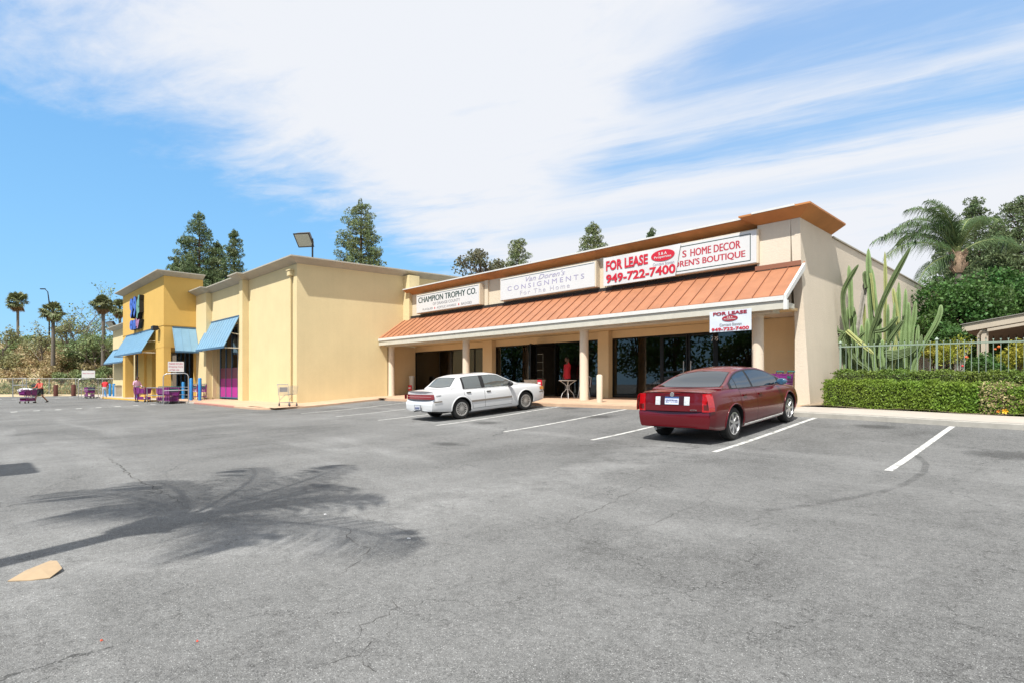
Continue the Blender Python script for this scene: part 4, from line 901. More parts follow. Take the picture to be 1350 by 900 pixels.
S_red = dict(yR=-.97, yF=3.83, W=1.80, wb=2.88, wr=.335, rr=.225, rw=.56, paint=P_red,
    plan=[(-.97,.90),(-.75,.955),(-.4,.985),(.2,1.0),(1.5,1.0),(2.6,.99),(3.2,.965),(3.6,.91),(3.83,.84)],
    shape=[(0,.93),(.05,.955),(.22,.985),(.42,1.0),(.6,.998),(.8,.975),(.93,.945),(1,.905)],
    bottom=[(-.97,.33),(-.6,.27),(0,.24),(.5,.215),(2.3,.215),(3,.22),(3.83,.26)],
    shoulder=[(-.97,1.03),(-.6,1.045),(0,1.03),(.6,1.0),(1.4,.965),(2.3,.935),(3.0,.875),(3.5,.80),(3.83,.70)],
    deck=[(-.97,1.05),(-.6,1.085),(0,1.09),(.6,1.05),(2.3,1.03),(2.9,.97),(3.4,.885),(3.83,.73)],
    rear=[(.25,.06),(.36,.01),(.5,0),(.60,.0),(.66,.04),(.8,.05),(1.0,.085),(1.1,.1)], rk=.085, front=[(.25,.05),(.45,0),(.7,.06)], fk=.22,
    cabin=[(-.38,1.075),(-.1,1.155),(.22,1.285),(.5,1.38),(.8,1.43),(1.2,1.445),(1.6,1.425),(1.95,1.36),(2.3,1.22),(2.75,1.03)],
    sideglass_surround=[(-.02, 2.55)], sideglass=[(.08,.30),(.325,1.0),(1.09,2.38)], surround=M['black'], cg=glass_mat('red_car_glass', (.30,.34,.35), .10, opaque=.55, dark=(.02,.025,.028)),
    rearglass=(-.30,.50,.90), frontglass=(1.75,2.62,.93), doors=[(.30,1.04),(1.05,2.16)], door_cut=lambda t: .16*max(0, .55-t)/.55, hz=.13, handle=P_red, sillchrome=True,
    mirror=(.96,2.22,1.02), mirrormat=mat('blue_grey_mirror', (.03,.09,.16), .25, coat=1), rearbuild=rear_red, rimdark=mat('rim_barrel', (.10,.10,.105), .4, .8), spokes=spokes7, lip=.014)
red = make_car(S_red, 'red_car', 'dark maroon four door saloon parked nose in before the right column')
# white saloon
P_white = paint('white_car_paint', (.62,.63,.64))
def rear_white(car, body, rp, side, zs, zb, ry, sp):
    taill = lens_mat('dark_red_lens_bar', (.22,.01,.015), .2)
    tl = rp('tail_light', -.80, .80, .70, .85, .014, taill, car, 30, 4); rp('light_band', -.78, .78, .765, .792, .018, mat('pale_lens_band', (.38,.14,.15), .25), tl, 30, 2)
    for sg in (1, -1): sp('tail_light_side', -1.08, -.98, .705, .845, .008, taill, tl, sg, 6, 4, side)
    rp('bumper_gap', -.8, .8, .665, .675, .006, M['dark'], body, 20, 1); pass
    rp('plate_recess', -.20, .20, .36, .53, .004, mat('grey_recess', (.18,.19,.21), .6), body, 6, 4); pl = rp('number_plate', -.155, .155, .375, .515, .014, mat('plate_white2', (.55,.57,.62), .4), car, 4, 4)
    mb = text_mb('3NUP487', -.13, .13, .40, .465, ry(0, .44)-.016, .003, .008); build('plate_number', mb, mat('plate_blue2', (.03,.05,.2), .5), pl, world=False)
    for sg in (1, -1):
        sp('bumper_strip', -1.0, -.72, .60, .64, .014, S_white['mouldmat'], car, sg, 8, 2, side); sp('bumper_strip', 3.3, 3.5, .56, .60, .014, S_white['mouldmat'], car, sg, 8, 2, side)
        sp('marker_light', 3.34, 3.54, .66, .76, .01, mat('amber_lens', (.55,.22,.05), .25, coat=1), car, sg, 6, 3, side)
        sp('name_badge', -.92, -.74, .795, .815, .006, mat('grey_badge', (.15,.15,.16), .4), car, sg, 4, 1, side)
    mb = text_mb('BUICK', .3, .46, .875, .895, ry(.38, .885)-.006, .004, .01); build('model_badge', mb, mat('grey_badge2', (.2,.2,.2), .4), car, world=False)
S_white = dict(yR=-1.10, yF=3.66, W=1.76, wb=2.66, wr=.318, rr=.215, rw=.60, paint=P_white,
    plan=[(-1.10,.93),(-.9,.965),(-.4,.985),(.4,1.0),(1.5,1.0),(2.6,.985),(3.2,.96),(3.5,.92),(3.66,.88)],
    shape=[(0,.92),(.06,.955),(.25,.985),(.45,1.0),(.62,1.0),(.82,.985),(.94,.955),(1,.92)],
    bottom=[(-1.1,.34),(-.6,.29),(0,.24),(.5,.2),(2.2,.2),(2.9,.23),(3.66,.30)],
    shoulder=[(-1.1,.93),(-.6,.94),(0,.93),(1,.90),(2.0,.885),(2.8,.875),(3.3,.85),(3.66,.80)],
    deck=[(-1.1,.955),(-.8,.985),(-.2,.99),(.4,.98),(1.9,.975),(2.3,.965),(3.0,.925),(3.66,.83)],
    rear=[(.3,.04),(.4,.0),(.62,0),(.66,.07),(.75,.08),(.95,.095)], rk=.06, front=[(.3,.02),(.6,0),(.64,.06),(.8,.1)], fk=.11,
    railgap=.034, cabin=[(-.36,.965),(-.22,1.09),(-.02,1.29),(.08,1.355),(.35,1.395),(1.25,1.40),(1.56,1.37),(1.8,1.25),(2.1,1.08),(2.38,.955)],
    sideglass_surround=[(.12, 2.16)], sideglass=[(.19,.84),(.99,2.04)], surround=M['black'], cg=glass_mat('white_car_glass', (.42,.47,.45), .10, opaque=.5, dark=(.17,.19,.18)),
    rearglass=(-.30,.0,.86), frontglass=(1.55,2.24,.93), doors=[(.12,.90),(.91,2.02)], door_cut=lambda t: .22*max(0, .6-t)/.6, hz=.105, handle=mat('dark_door_handle', (.08,.075,.06), .4), moulding=(.53,.25,.0), mouldmat=mat('grey_brown_moulding', (.19,.165,.14), .5),
    mirror=(.93,1.95,.96), mirrormat=M['black'], rearbuild=rear_white, rimdark=mat('dark_wheel', (.03,.03,.03), .6), spokes=hubcap, lip=.018)
white = make_car(S_white, 'white_car', 'older white four door saloon parked nose in before the middle shop')
def place_car(c, xr, yr, xf, yf, wr):
    zr, zf = gs(xr, yr), gs(xf, yf); L_ = math.hypot(xf-xr, yf-yr); yaw = -math.atan2(xf-xr, yf-yr)
    pitch = math.atan2(zf-zr, L_); c.location = (xr, yr, zr+.002); c.rotation_euler = (pitch, 0, yaw)
place_car(red, -6.05, 11.42, -6.02, 14.3, .335); place_car(white, -14.85, 11.55, -14.62, 14.2, .318)
tag(red, group='cars parked in front of the shops')

# ------------------------------------------------------------------ shopping carts
def make_cart(label, pm, tm, group='shopping carts', nested=False, wire=False, grp=None):
    c = empty('shopping_cart', (0,0,0), label, 'shopping cart', group)
    fm = pm if not wire else M['steel']
    # +Y is the front; handle at the back
    r_ = .012 if wire else .016
    b0, b1 = Vector((0, -.40, 0)), Vector((0, .45, 0))
    def sect(t, h):   # t along length, h height fraction -> half width, y, z
        w_ = .27-.06*t-.03*(1-h); y = -.42+.90*t+(.06 if t > .5 else -.02)*(h-.5); z = .50+.06*t+(.42-.04*t)*h; return w_, y, z
    mb = MB(); n = 13 if wire else 11; tr = .0035 if wire else .013
    for h in np.linspace(0, 1, 7 if wire else 6):
        pts = []
        for t in np.linspace(0, 1, 5): w_, y, z = sect(t, h); pts.append((w_, y, z))
        for s_ in (1, -1): mb.tube([(s_*p[0], p[1], p[2]) for p in pts], tr, 5)
        w_, y, z = sect(1, h); mb.tube([(-w_, y, z), (w_, y, z)], tr, 5)
        if h < .75: w_, y, z = sect(0, h); mb.tube([(-w_, y, z), (w_, y, z)], tr, 5)
    for t in np.linspace(0, 1, n):
        a, b = sect(t, 0), sect(t, 1)
        for s_ in (1, -1): mb.tube([(s_*a[0], a[1], a[2]), (s_*b[0], b[1], b[2])], tr*1.1, 5)
        mb.tube([(-a[0], a[1], a[2]), (a[0], a[1], a[2])], tr*.9, 5)
    for k in np.linspace(-.8, .8, 5 if wire else 5):
        a, b = sect(1, 0), sect(1, 1); mb.tube([(k*a[0], a[1], a[2]), (k*b[0], b[1], b[2])], tr, 5)
        a, b = sect(0, 0), sect(0, .75); mb.tube([(k*a[0], a[1], a[2]), (k*b[0], b[1], b[2])], tr, 5)
    if not wire:
        for s_ in (1, -1): mb.box(*sorted((s_*.252, s_*.262)), -.40, -.03, .56, .90); mb.box(*sorted((s_*.215, s_*.228)), -.02, .40, .58, .88)
        a = sect(1, .45); mb.box(-a[0]*.8, a[0]*.8, a[1]-.012, a[1]+.004, a[2]-.09, a[2]+.12)
    build('basket', mb, pm if not wire else M['steel'], c, world=False)
    if not wire: mb = MB(); mb.box(-.22, .22, -.30, .38, .19, .205); mb.box(-.225, -.21, -.30, .38, .19, .36); mb.box(.21, .225, -.30, .38, .19, .36); build('lower_tray', mb, pm, c, world=False)
    mb = MB(); mb.tube([(-.28, -.47, 1.0), (.28, -.47, 1.0)], .019, 8); build('handle', mb, tm, c, world=False)
    mb = MB(); mb.box(-.2, .2, -.40, -.385, .66, .88); build('child_seat_flap', mb, tm, c, world=False)
    mb = MB()
    for s_ in (1, -1):
        mb.tube([(s_*.26, -.47, 1.0), (s_*.26, -.42, .90), (s_*.25, -.36, .50), (s_*.24, -.30, .28), (s_*.25, -.34, .15)], r_, 6)
        mb.tube([(s_*.25, -.34, .17), (s_*.18, .42, .17)], r_, 6); mb.tube([(s_*.24, -.3, .28), (s_*.2, .05, .5)], r_*.9, 6)
    mb.tube([(-.18, .42, .17), (.18, .42, .17)], r_, 6); mb.tube([(-.25, -.34, .17), (.25, -.34, .17)], r_, 6)
    for y in (-.15, .05, .25): mb.tube([(-.22, y, .172), (.22, y, .172)], r_*.6, 5)
    build('frame', mb, fm, c, smooth=60, world=False)
    for s_, y in ((1, -.34), (-1, -.34), (1, .42), (-1, .42)):
        x = s_*(.25 if y < 0 else .18); w_ = empty('wheel'); w_.parent = c
        mb = MB(); mb.lathe([(.02, -.014), (.058, -.014), (.062, -.008), (.062, .008), (.058, .014), (.02, .014)], 16, Matrix.Translation((x, y, .062)), 0, 'x'); build('tyre', mb, M['black'], w_, smooth=40, world=False)
        mb = MB(); mb.box(x-.022, x-.017, y-.02, y+.02, .05, .16); mb.box(x+.017, x+.022, y-.02, y+.02, .05, .16); mb.box(x-.022, x+.022, y-.02, y+.02, .14, .165); build('fork', mb, M['steel'], w_, world=False)
    return c
def put(c, x, y, yaw, zf=gs, dz=0.0, z=None):
    c.location = (x, y, (zf(x, y)+dz) if z is None else z); c.rotation_euler = (0, 0, R(yaw)); return c
# cart 1: behind the red car
pc = make_cart('purple cart with teal handle parked behind the red car near the end wall', M['purple'], M['teal'])
def relabel(c, s_): c['label'] = s_; return c
put(pc, -6.42, 16.55, 93, zshop)
q = copy_tree(pc); relabel(q, 'purple cart nested into the one behind the red car'); put(q, -6.72, 16.57, 93, zshop)
gc = make_cart('grey wire cart standing by the downspout corner of the yellow store', M['steel'], mat('light_grey_plastic', (.35,.36,.38), .5), wire=True)
p = ground_z(378, 535.5, .1); put(gc, -26.4, 11.15, -82, zlow)
def cart(x, y, yaw, lab, dz=0): c = copy_tree(pc); relabel(c, lab); put(c, x, y, yaw, gs, dz); return c
ordn = ['frontmost', 'second', 'third', 'fourth', 'fifth', 'sixth', 'rearmost']
for k, o_ in enumerate(ordn): cart(-37.85-.40*k, 9.15, 90+random.uniform(-2, 2), 'purple cart, %s in the row inside the steel rails' % o_)
c = cart(-41.4, 11.3, 60, 'purple cart behind the blue bollards near the store window', .1); c = cart(-40.6, 11.5, 75, 'purple cart with teal flap between the two blue bollards', .1)
for k, o_ in enumerate(['near', 'middle', 'far']): cart(-61.5-.4*k, 8.5, 95, '%s purple cart of the row beside the man in red' % o_)
rider = cart(-43.9, 8.65, 195, 'purple cart held by the woman in pink'); rider.location = (-43.75, 9.0, gs(-43.75, 9.0)); 
pushed = cart(-50.6, 3.3, 0, 'purple cart full of white bags pushed by the woman in shorts')
# white bags in it
def blob(name, c_, r_, m, label, cat, group, seed, sc=(1, 1, 1)):
    bm = bmesh.new(); bmesh.ops.create_icosphere(bm, subdivisions=3, radius=r_); rr = random.Random(seed); ph = [rr.uniform(0, 6) for _ in range(6)]
    for v in bm.verts:
        p = v.co.copy(); k = 1+.16*math.sin(9*p.x/r_*.5+ph[0])*math.cos(7*p.y/r_*.5+ph[1])+.10*math.sin(11*p.z/r_*.6+ph[2]+3*p.x/r_)
        v.co = Vector((p.x*k*sc[0], p.y*k*sc[1], p.z*k*sc[2]))
    me = bpy.data.meshes.new(name); bm.to_mesh(me); bm.free(); me.materials.append(m); me.polygons.foreach_set('use_smooth', [True]*len(me.polygons))
    o = bpy.data.objects.new(name, me); COL.objects.link(o); o.location = c_; return tag(o, label, cat, group)
M['bag'] = mat('white_bag', (.62,.63,.66), .4)

# ------------------------------------------------------------------ people
def person(label, loc, yaw, joints, radii, bones, head, cloth, sc=1.0):
    """joints in metres: +Y is the way the figure faces"""
    root = empty('person', loc, label, 'person'); root.rotation_euler = (0, 0, yaw)
    names = list(joints); bm = bmesh.new(); vs_ = [bm.verts.new(joints[k]) for k in names]
    for a, b in bones: bm.edges.new((vs_[names.index(a)], vs_[names.index(b)]))
    me = bpy.data.meshes.new('body'); bm.to_mesh(me); bm.free(); o = bpy.data.objects.new('body', me); COL.objects.link(o)
    o.modifiers.new('s', 'SKIN')
    for k, v in zip(names, me.skin_vertices[0].data): r_ = radii[k]; v.radius = (r_, r_) if not isinstance(r_, tuple) else r_; v.use_root = (k == 'pelvis')
    sb = o.modifiers.new('u', 'SUBSURF'); sb.levels = 2; sb.render_levels = 2
    dg = bpy.context.evaluated_depsgraph_get(); m2 = bpy.data.meshes.new_from_object(o.evaluated_get(dg)); o.modifiers.clear(); o.data = m2; m2.name = 'body'
    m2.materials.clear()
    for m in cloth['mats']: m2.materials.append(m)
    for p in m2.polygons: p.material_index = cloth['pick'](p.center); p.use_smooth = True
    o.parent = root
    # head: egg with nose, ears, eyes; hair shell
    hc, hr, turn = head['c'], .095*head.get('s', 1), head.get('turn', 0)
    Mh = Matrix.Translation(hc) @ Matrix.Rotation(turn, 4, 'Z') @ Matrix.Rotation(head.get('nod', 0), 4, 'X')
    bm = bmesh.new(); bmesh.ops.create_uvsphere(bm, u_segments=24, v_segments=18, radius=1)
    for v in bm.verts:
        p = v.co; x, y, z = p.x*.78*hr, p.y*.95*hr, p.z*1.22*hr
        if z < 0: x *= 1-.25*(-z/hr)**1.5*.6; 
        if y > 0 and abs(p.z+.1) < .3 and abs(p.x) < .22: y += .018*(1-abs(p.z+.1)/.3)*(1-abs(p.x)/.22)
        if y > 0 and abs(p.z-.15) < .14 and .2 < abs(p.x) < .5: y -= .008
        v.co = Mh @ Vector((x, y, z))
    me = bpy.data.meshes.new('head'); bm.to_mesh(me); bm.free(); me.materials.append(cloth['skin']); me.polygons.foreach_set('use_smooth', [True]*len(me.polygons))
    h = bpy.data.objects.new('head', me); COL.objects.link(h); h.parent = root
    mb = MB()
    for s_ in (1, -1): mb.lathe([(0, -.008), (.009, -.004), (.009, .004), (0, .006)], 10, Mh @ Matrix.Translation((s_*.03, .078, .015)) @ Matrix.Rotation(R(90), 4, 'X'))
    mb.box(-.022, .022, .074, .08, -.052, -.046, 0, Mh); build('eyes_and_mouth', mb, M['black'], h, smooth=50, world=False)
    bm = bmesh.new(); bmesh.ops.create_uvsphere(bm, u_segments=24, v_segments=18, radius=1); L_ = head.get('hair', 0)
    for v in bm.verts:
        p = v.co; x, y, z = p.x*.9*hr*head.get('vol', 1), p.y*1.05*hr*head.get('vol', 1)-.012, p.z*1.3*hr+.006
        if y > .03 and z < .055: y = .03
        if z < -.02: z = -.02+(z+.02)*(.3+L_)
        k = 1+.04*math.sin(23*p.x)*math.sin(19*p.z); v.co = Mh @ Vector((x*k, y*k, z))
    me = bpy.data.meshes.new('hair'); bm.to_mesh(me); bm.free(); me.materials.append(cloth['hair']); me.polygons.foreach_set('use_smooth', [True]*len(me.polygons))
    hh = bpy.data.objects.new('hair', me); COL.objects.link(hh); hh.parent = root
    # hands: palm with four fingers and a thumb
    for s_, (wr_, dr, up) in enumerate(head['hands']):
        d = Vector(dr).normalized(); u_ = Vector(up).normalized(); sd_ = d.cross(u_).normalized(); w0 = Vector(wr_); mb = MB()
        mb.tube([w0-d*.02, w0+d*.03, w0+d*.085], [.024, .034, .034], 8)
        for k, ln in enumerate((.062, .072, .068, .052)):
            b = w0+d*.08+sd_*(k-1.5)*.019; mb.tube([b, b+d*ln*.45-u_*.006, b+d*ln*.8-u_*.028, b+d*ln*.75-u_*.05], [.0095, .009, .008, .006], 6)
        b = w0+d*.02+sd_*.03; mb.tube([b, b+sd_*.022+d*.028-u_*.01, b+sd_*.02+d*.055-u_*.028], [.012, .010, .008], 6)
        build('hand', mb, cloth['skin'], root, smooth=60, world=False)
    return root
def shoes(root, feet, m):
    for (x, y, z, a) in feet:
        Mx = Matrix.Translation((x, y, z)) @ Matrix.Rotation(a, 4, 'X'); mb = MB()
        mb.tube([Mx @ Vector(q) for q in ((0, -.08, .035), (0, -.02, .045), (0, .08, .035), (0, .15, .025))], [.032, .042, .043, .028], 10); build('shoe', mb, m, root, smooth=60, world=False)
BON = [('pelvis','waist'),('waist','chest'),('chest','neck'),('neck','skull'),('chest','shL'),('shL','elL'),('elL','wrL'),('chest','shR'),('shR','elR'),('elR','wrR'),('pelvis','hipL'),('hipL','knL'),('knL','anL'),('pelvis','hipR'),('hipR','knR'),('knR','anR')]
def figure(h=1.64, lean=0.0, aL=None, aR=None, stride=(0, 0), knees=(0, 0), fat=1.0):
    k = h/1.72; z = lambda v: v*k
    J = {'pelvis': (0, 0, z(.93)), 'waist': (0, .01+lean*.2, z(1.08)), 'chest': (0, lean*.6, z(1.30)), 'neck': (0, lean*.85, z(1.46)), 'skull': (0, lean, z(1.54)),
         'shL': (-.17*k, lean*.7, z(1.39)), 'shR': (.17*k, lean*.7, z(1.39)), 'hipL': (-.095, 0, z(.86)), 'hipR': (.095, 0, z(.86)),
         'knL': (-.105, stride[0]*.5+knees[0], z(.49)), 'knR': (.105, stride[1]*.5+knees[1], z(.49)), 'anL': (-.105, stride[0], z(.10)), 'anR': (.105, stride[1], z(.10))}
    aL = aL or ((-.23, .0, 1.12), (-.24, .08, .86)); aR = aR or ((.23, .0, 1.12), (.24, .08, .86))
    J['elL'], J['wrL'] = [(p[0], p[1], z(p[2])) for p in aL]; J['elR'], J['wrR'] = [(p[0], p[1], z(p[2])) for p in aR]
    f = fat; Rr = {'pelvis': (.155*f, .115*f), 'waist': (.14*f, .11*f), 'chest': (.155*f, .115*f), 'neck': .055, 'skull': .05, 'shL': .062, 'shR': .062, 'elL': .042, 'elR': .042, 'wrL': .027, 'wrR': .027,
         'hipL': .095*f, 'hipR': .095*f, 'knL': .062, 'knR': .062, 'anL': .038, 'anR': .038}
    return J, Rr
def cloths(shirt, leg, hem, sleeve=.0, skin=M['skin'], hair=None, waist=.98, armx=.21, armz=1.2):
    def pick(c):
        if abs(c.x) > armx and c.z > .5: return 0 if c.z > armz else 2
        if c.z > 1.42: return 2
        if c.z > waist: return 0
        return 1 if c.z > hem else 2
    return dict(mats=[shirt, leg, skin], pick=pick, skin=skin, hair=hair)
# woman pushing a cart (walks away towards -Y side, seen from the side)
M['coral'] = mat('coral_shirt', (.62,.12,.09), .8); M['blackcloth'] = mat('black_cloth', (.012,.012,.014), .85); M['pinkcloth'] = mat('pale_pink_cloth', (.62,.36,.50), .8); M['plum'] = mat('plum_trousers', (.16,.03,.12), .8)
M['redcloth'] = mat('red_cloth', (.55,.02,.03), .8); M['denim'] = mat('pale_denim', (.35,.38,.45), .85)
hair_or = mat('ginger_hair', (.38,.15,.06), .7); hair_bl = mat('black_hair', (.015,.01,.01), .6)
p0 = ground_z(54, 530); cart0 = ground_z(30, 531.3)
d_ = Vector((cart0.x-p0.x, cart0.y-p0.y)).normalized(); yawp = math.atan2(-d_.x, d_.y)
pushed.rotation_euler = (0, 0, yawp); base = Vector((p0.x, p0.y))
pushed.location = (base.x+d_.x*1.08, base.y+d_.y*1.08, gs(base.x+d_.x*1.0, base.y+d_.y*1.0))
J, Rr = figure(1.64, .14, ((-.22, .20, 1.12), (-.20, .50, 1.04)), ((.22, .20, 1.12), (.20, .50, 1.04)), (-.42, .36), (.22, .12), 1.08)
w1 = person('woman in coral top and black shorts pushing a cart across the lot', (p0.x, p0.y, gs(p0.x, p0.y)), yawp, J, Rr, BON,
    {'c': Vector((0, .19, 1.55)), 'nod': -.15, 'hair': 0, 'vol': 1.08, 'hands': [(J['wrL'], (0, 1, 0), (0, 0, 1)), (J['wrR'], (0, 1, 0), (0, 0, 1))]}, cloths(M['coral'], M['blackcloth'], .56, hair=hair_or, armz=1.22))
shoes(w1, [(-.105, -.44, .03, R(-12)), (.105, .38, .0, 0)], M['black'])
for k in range(3):
    a = Vector((-.05+.1*k, -.12+.24*k, 0)); q = Matrix.Rotation(yawp, 3, 'Z') @ a
    blob('shopping_bag', (pushed.location.x+q.x, pushed.location.y+q.y, pushed.location.z+.86+.05*(k % 2)), .19, M['bag'], ['white bag nearest the handle in the pushed cart', 'white bag in the middle of the pushed cart', 'white bag at the front of the pushed cart'][k], 'bag', 'white shopping bags', k, (1, .9, .75))
# woman in pink with cart at the entrance
J, Rr = figure(1.64, .08, ((-.24, .12, 1.15), (-.16, .40, 1.02)), ((.24, .12, 1.15), (.16, .40, 1.02)), (-.08, .12), (.02, .05), 1.12)
pw = Vector((-43.6, 8.0)); yw = R(-15)
w2 = person('woman in pale pink top and plum trousers holding a purple cart at the entrance', (-44.3, 8.6, gs(-44.3, 8.6)), R(-75), J, Rr, BON,
    {'c': Vector((0, .12, 1.56)), 'hair': .35, 'vol': 1.15, 'hands': [(J['wrL'], (0, 1, 0), (0, 0, 1)), (J['wrR'], (0, 1, 0), (0, 0, 1))]}, cloths(M['pinkcloth'], M['plum'], .16, skin=M['skin2'], hair=hair_bl, armz=1.12))
shoes(w2, [(-.105, -.06, 0, 0), (.105, .14, 0, 0)], M['black'])
rider.location = (-44.3+.97*.95, 8.6+.26*.95, gs(-43.4, 8.8)); rider.rotation_euler = (0, 0, R(-75))
# man in red by the far carts
J, Rr = figure(1.66, .22, ((-.24, .18, 1.1), (-.18, .42, .98)), ((.24, .18, 1.1), (.18, .42, .98)), (-.05, .12), (.02, .04), 1.05)
pm_ = atD(138, 520, 49)
w3 = person('man in red shirt and pale trousers bending over the far row of carts', (pm_.x, pm_.y, gs(pm_.x, pm_.y)), R(70), J, Rr, BON,
    {'c': Vector((0, .30, 1.50)), 'nod': -.5, 'hair': 0, 'hands': [(J['wrL'], (0, 1, -.3), (0, 0, 1)), (J['wrR'], (0, 1, -.3), (0, 0, 1))]}, cloths(M['redcloth'], M['denim'], .16, skin=M['skin2'], hair=hair_bl, armz=1.15))
shoes(w3, [(-.105, -.03, 0, 0), (.105, .14, 0, 0)], M['black'])
# person in red inside the doorway
J, Rr = figure(1.70, 0, ((-.27, .05, 1.28), (-.30, .16, 1.52)), ((.23, .0, 1.12), (.22, .06, .86)), (0, .04), (0, 0), 1.05)
pd = onY(748, 520, 19.05)
w4 = person('person in long red top standing in the open shop doorway with one arm raised', (pd.x, 19.05, zshop(pd.x, 19.05)), R(165), J, Rr, BON,
    {'c': Vector((0, .03, 1.62)), 'hair': 0, 'hands': [(J['wrL'], (0, .2, 1), (0, 1, 0)), (J['wrR'], (0, .1, -1), (0, 1, 0))]}, cloths(M['redcloth'], M['blackcloth'], .14, skin=M['skin2'], hair=hair_bl, waist=.78, armz=1.2))
shoes(w4, [(-.105, 0, 0, 0), (.105, .04, 0, 0)], M['black'])

# ------------------------------------------------------------------ street furniture
def bollard(x, y, h, r_, m, label, zf=gs, dz=.0, group='blue bollards before the store'):
    z = zf(x, y)+dz; mb = MB(); mb.lathe([(r_, 0), (r_, h-.04), (r_*.8, h-.012), (r_*.3, h), (0.0, h)], 24)
    o = build('bollard', mb, m, None, smooth=40); o.location = (x, y, z-.02); return tag(o, label, 'bollard', group)
p = onY(790.5, 530, 16.35); bollard(p.x, 16.35, 1.0, .105, M['column'], 'cream concrete bollard on the shop sidewalk right of the bistro table', zshop, 0, 'cream bollards')
for (u, dd, lab) in [(263.5, 35.2, 'blue bollard standing nearest the store window'), (252, 35.6, 'blue bollard second from the store window, beside the cart rails'), (241.5, 39, 'blue bollard behind the cart rails under the side awning'),
                     (181, 45, 'blue bollard in front of the entrance door'), (145, 53.5, 'blue bollard left of the grey bin'), (150.2, 52.5, 'blue bollard directly beside the grey bin'), (139.5, 55, 'blue bollard behind the man in red')]:
    p = atD(u, 520, dd); bollard(p.x, p.y, 1.42 if dd < 37 else 1.2, .095 if dd < 40 else .11, M['blue'], lab, gs, .08)
# litter bin near the tower
p = atD(156.5, 520, 52); b = empty('litter_bin', (p.x, p.y, gs(p.x, p.y)+.08), 'square grey concrete litter bin left of the entrance tower', 'bin'); x, y, z = b.location
mb = MB(); mb.box(x-.28, x+.28, y-.28, y+.28, z, z+.95); build('bin_body', mb, M['terrac'], b, bevel=.03); mb = MB(); mb.box(x-.31, x+.31, y-.31, y+.31, z+.95, z+1.03); mb.box(x-.16, x+.16, y-.16, y+.16, z+1.03, z+1.05); build('lid', mb, M['cornice'], b, bevel=.015)
# corral rails with sign
def rails(name, P, h, label, low=.55, sign=None, r_=.03):
    ce = empty(name, (P[0][0], P[0][1], gs(*P[0])), label, 'cart rails', 'cart rails')
    (ax, ay), (bx, by) = P[1], P[2]; za, zb_ = gs(ax, ay), gs(bx, by); c_ = .18
    d = Vector((bx-ax, by-ay, 0)); u_ = d.normalized()
    A_, B_ = Vector((ax, ay, za)), Vector((bx, by, zb_)); pts = [A_, A_+Vector((0,0,h-c_)), A_+Vector((0,0,h-.05))+u_*.06, A_+Vector((0,0,h))+u_*c_, B_+Vector((0,0,h))-u_*c_, B_+Vector((0,0,h-.05))-u_*.06, B_+Vector((0,0,h-c_)), B_]
    mb = MB(); mb.tube(pts, r_, 10); mb.tube([A_+Vector((0,0,h*.45)), B_+Vector((0,0,h*.45))], r_*.8, 8); mb.lathe([(.07, 0), (.07, .02), (.03, .03)], 12, Matrix.Translation(A_)); mb.lathe([(.07, 0), (.07, .02), (.03, .03)], 12, Matrix.Translation(B_)); build('end_hoop', mb, M['steel'], ce, smooth=50)
    (cx_, cy_) = P[0]; C_ = Vector((cx_, cy_, gs(cx_, cy_))); mb = MB()
    for hh in (.5, .95): mb.tube([A_+Vector((0,0,hh)), C_+Vector((0,0,hh))], r_*.8, 8)
    mb.tube([C_, C_+Vector((0,0,.97))], r_*.8, 8)
    D_ = C_+(B_-A_); D_.z = gs(D_.x, D_.y)
    for hh in (.5, .95): mb.tube([B_+Vector((0,0,hh)), D_+Vector((0,0,hh))], r_*.8, 8)
    mb.tube([D_, D_+Vector((0,0,.97))], r_*.8, 8)
    build('side_rail', mb, M['steel'], ce, smooth=50); return ce, A_, B_, u_
ce, A_, B_, u_ = rails('cart_corral', [(-40.9, 8.5), (-37.3, 8.55), (-36.95, 9.75)], 1.75, 'steel tube cart rails in front of the golden tower')
def notice(c_, yaw, w_, h_, label, pole_to, lines):
    r_ = empty('notice_sign', c_, label, 'sign', 'cart return signs'); r_.rotation_euler = (0, 0, yaw)
    mb = MB(); mb.box(-w_/2, w_/2, -.01, .01, -h_/2, h_/2); build('panel', mb, M['signwhite'], r_, bevel=.004, world=False)
    mb = MB(); mb.tube([(0, .02, h_/2), (0, .02, -h_/2-pole_to)], .02, 8); build('post', mb, M['steel'], r_, world=False)
    for t, a, b, zz_, hh in lines: build('lettering', text_mb(t, a*w_, b*w_, zz_*h_, (zz_+hh)*h_, -.012, .003, .01), mat('pink_red_letter', (.5,.12,.18), .5), r_, world=False)
mid = (A_+B_)/2
notice((mid.x, mid.y, mid.z+2.14), R(72), .80, .58, 'white notice with pink lettering on top of the near cart rails', .12, [('PLEASE RETURN', -.42, .42, .22, .16), ('Shopping Carts', -.44, .44, -.1, .2), ('AFTER USE', -.42, .2, -.38, .14)])
ce, A_, B_, u_ = rails('cart_corral', [(-64.6, 8.3), (-60.9, 7.6), (-60.9, 9.0)], 1.7, 'steel tube cart rails far left beside the man in red')
mid = (A_+B_)/2; notice((mid.x, mid.y, mid.z+2.1), R(60), 1.0, .62, 'blank looking white notice on top of the far left cart rails', .1, [('Please return carts', -.42, .42, .05, .14)])
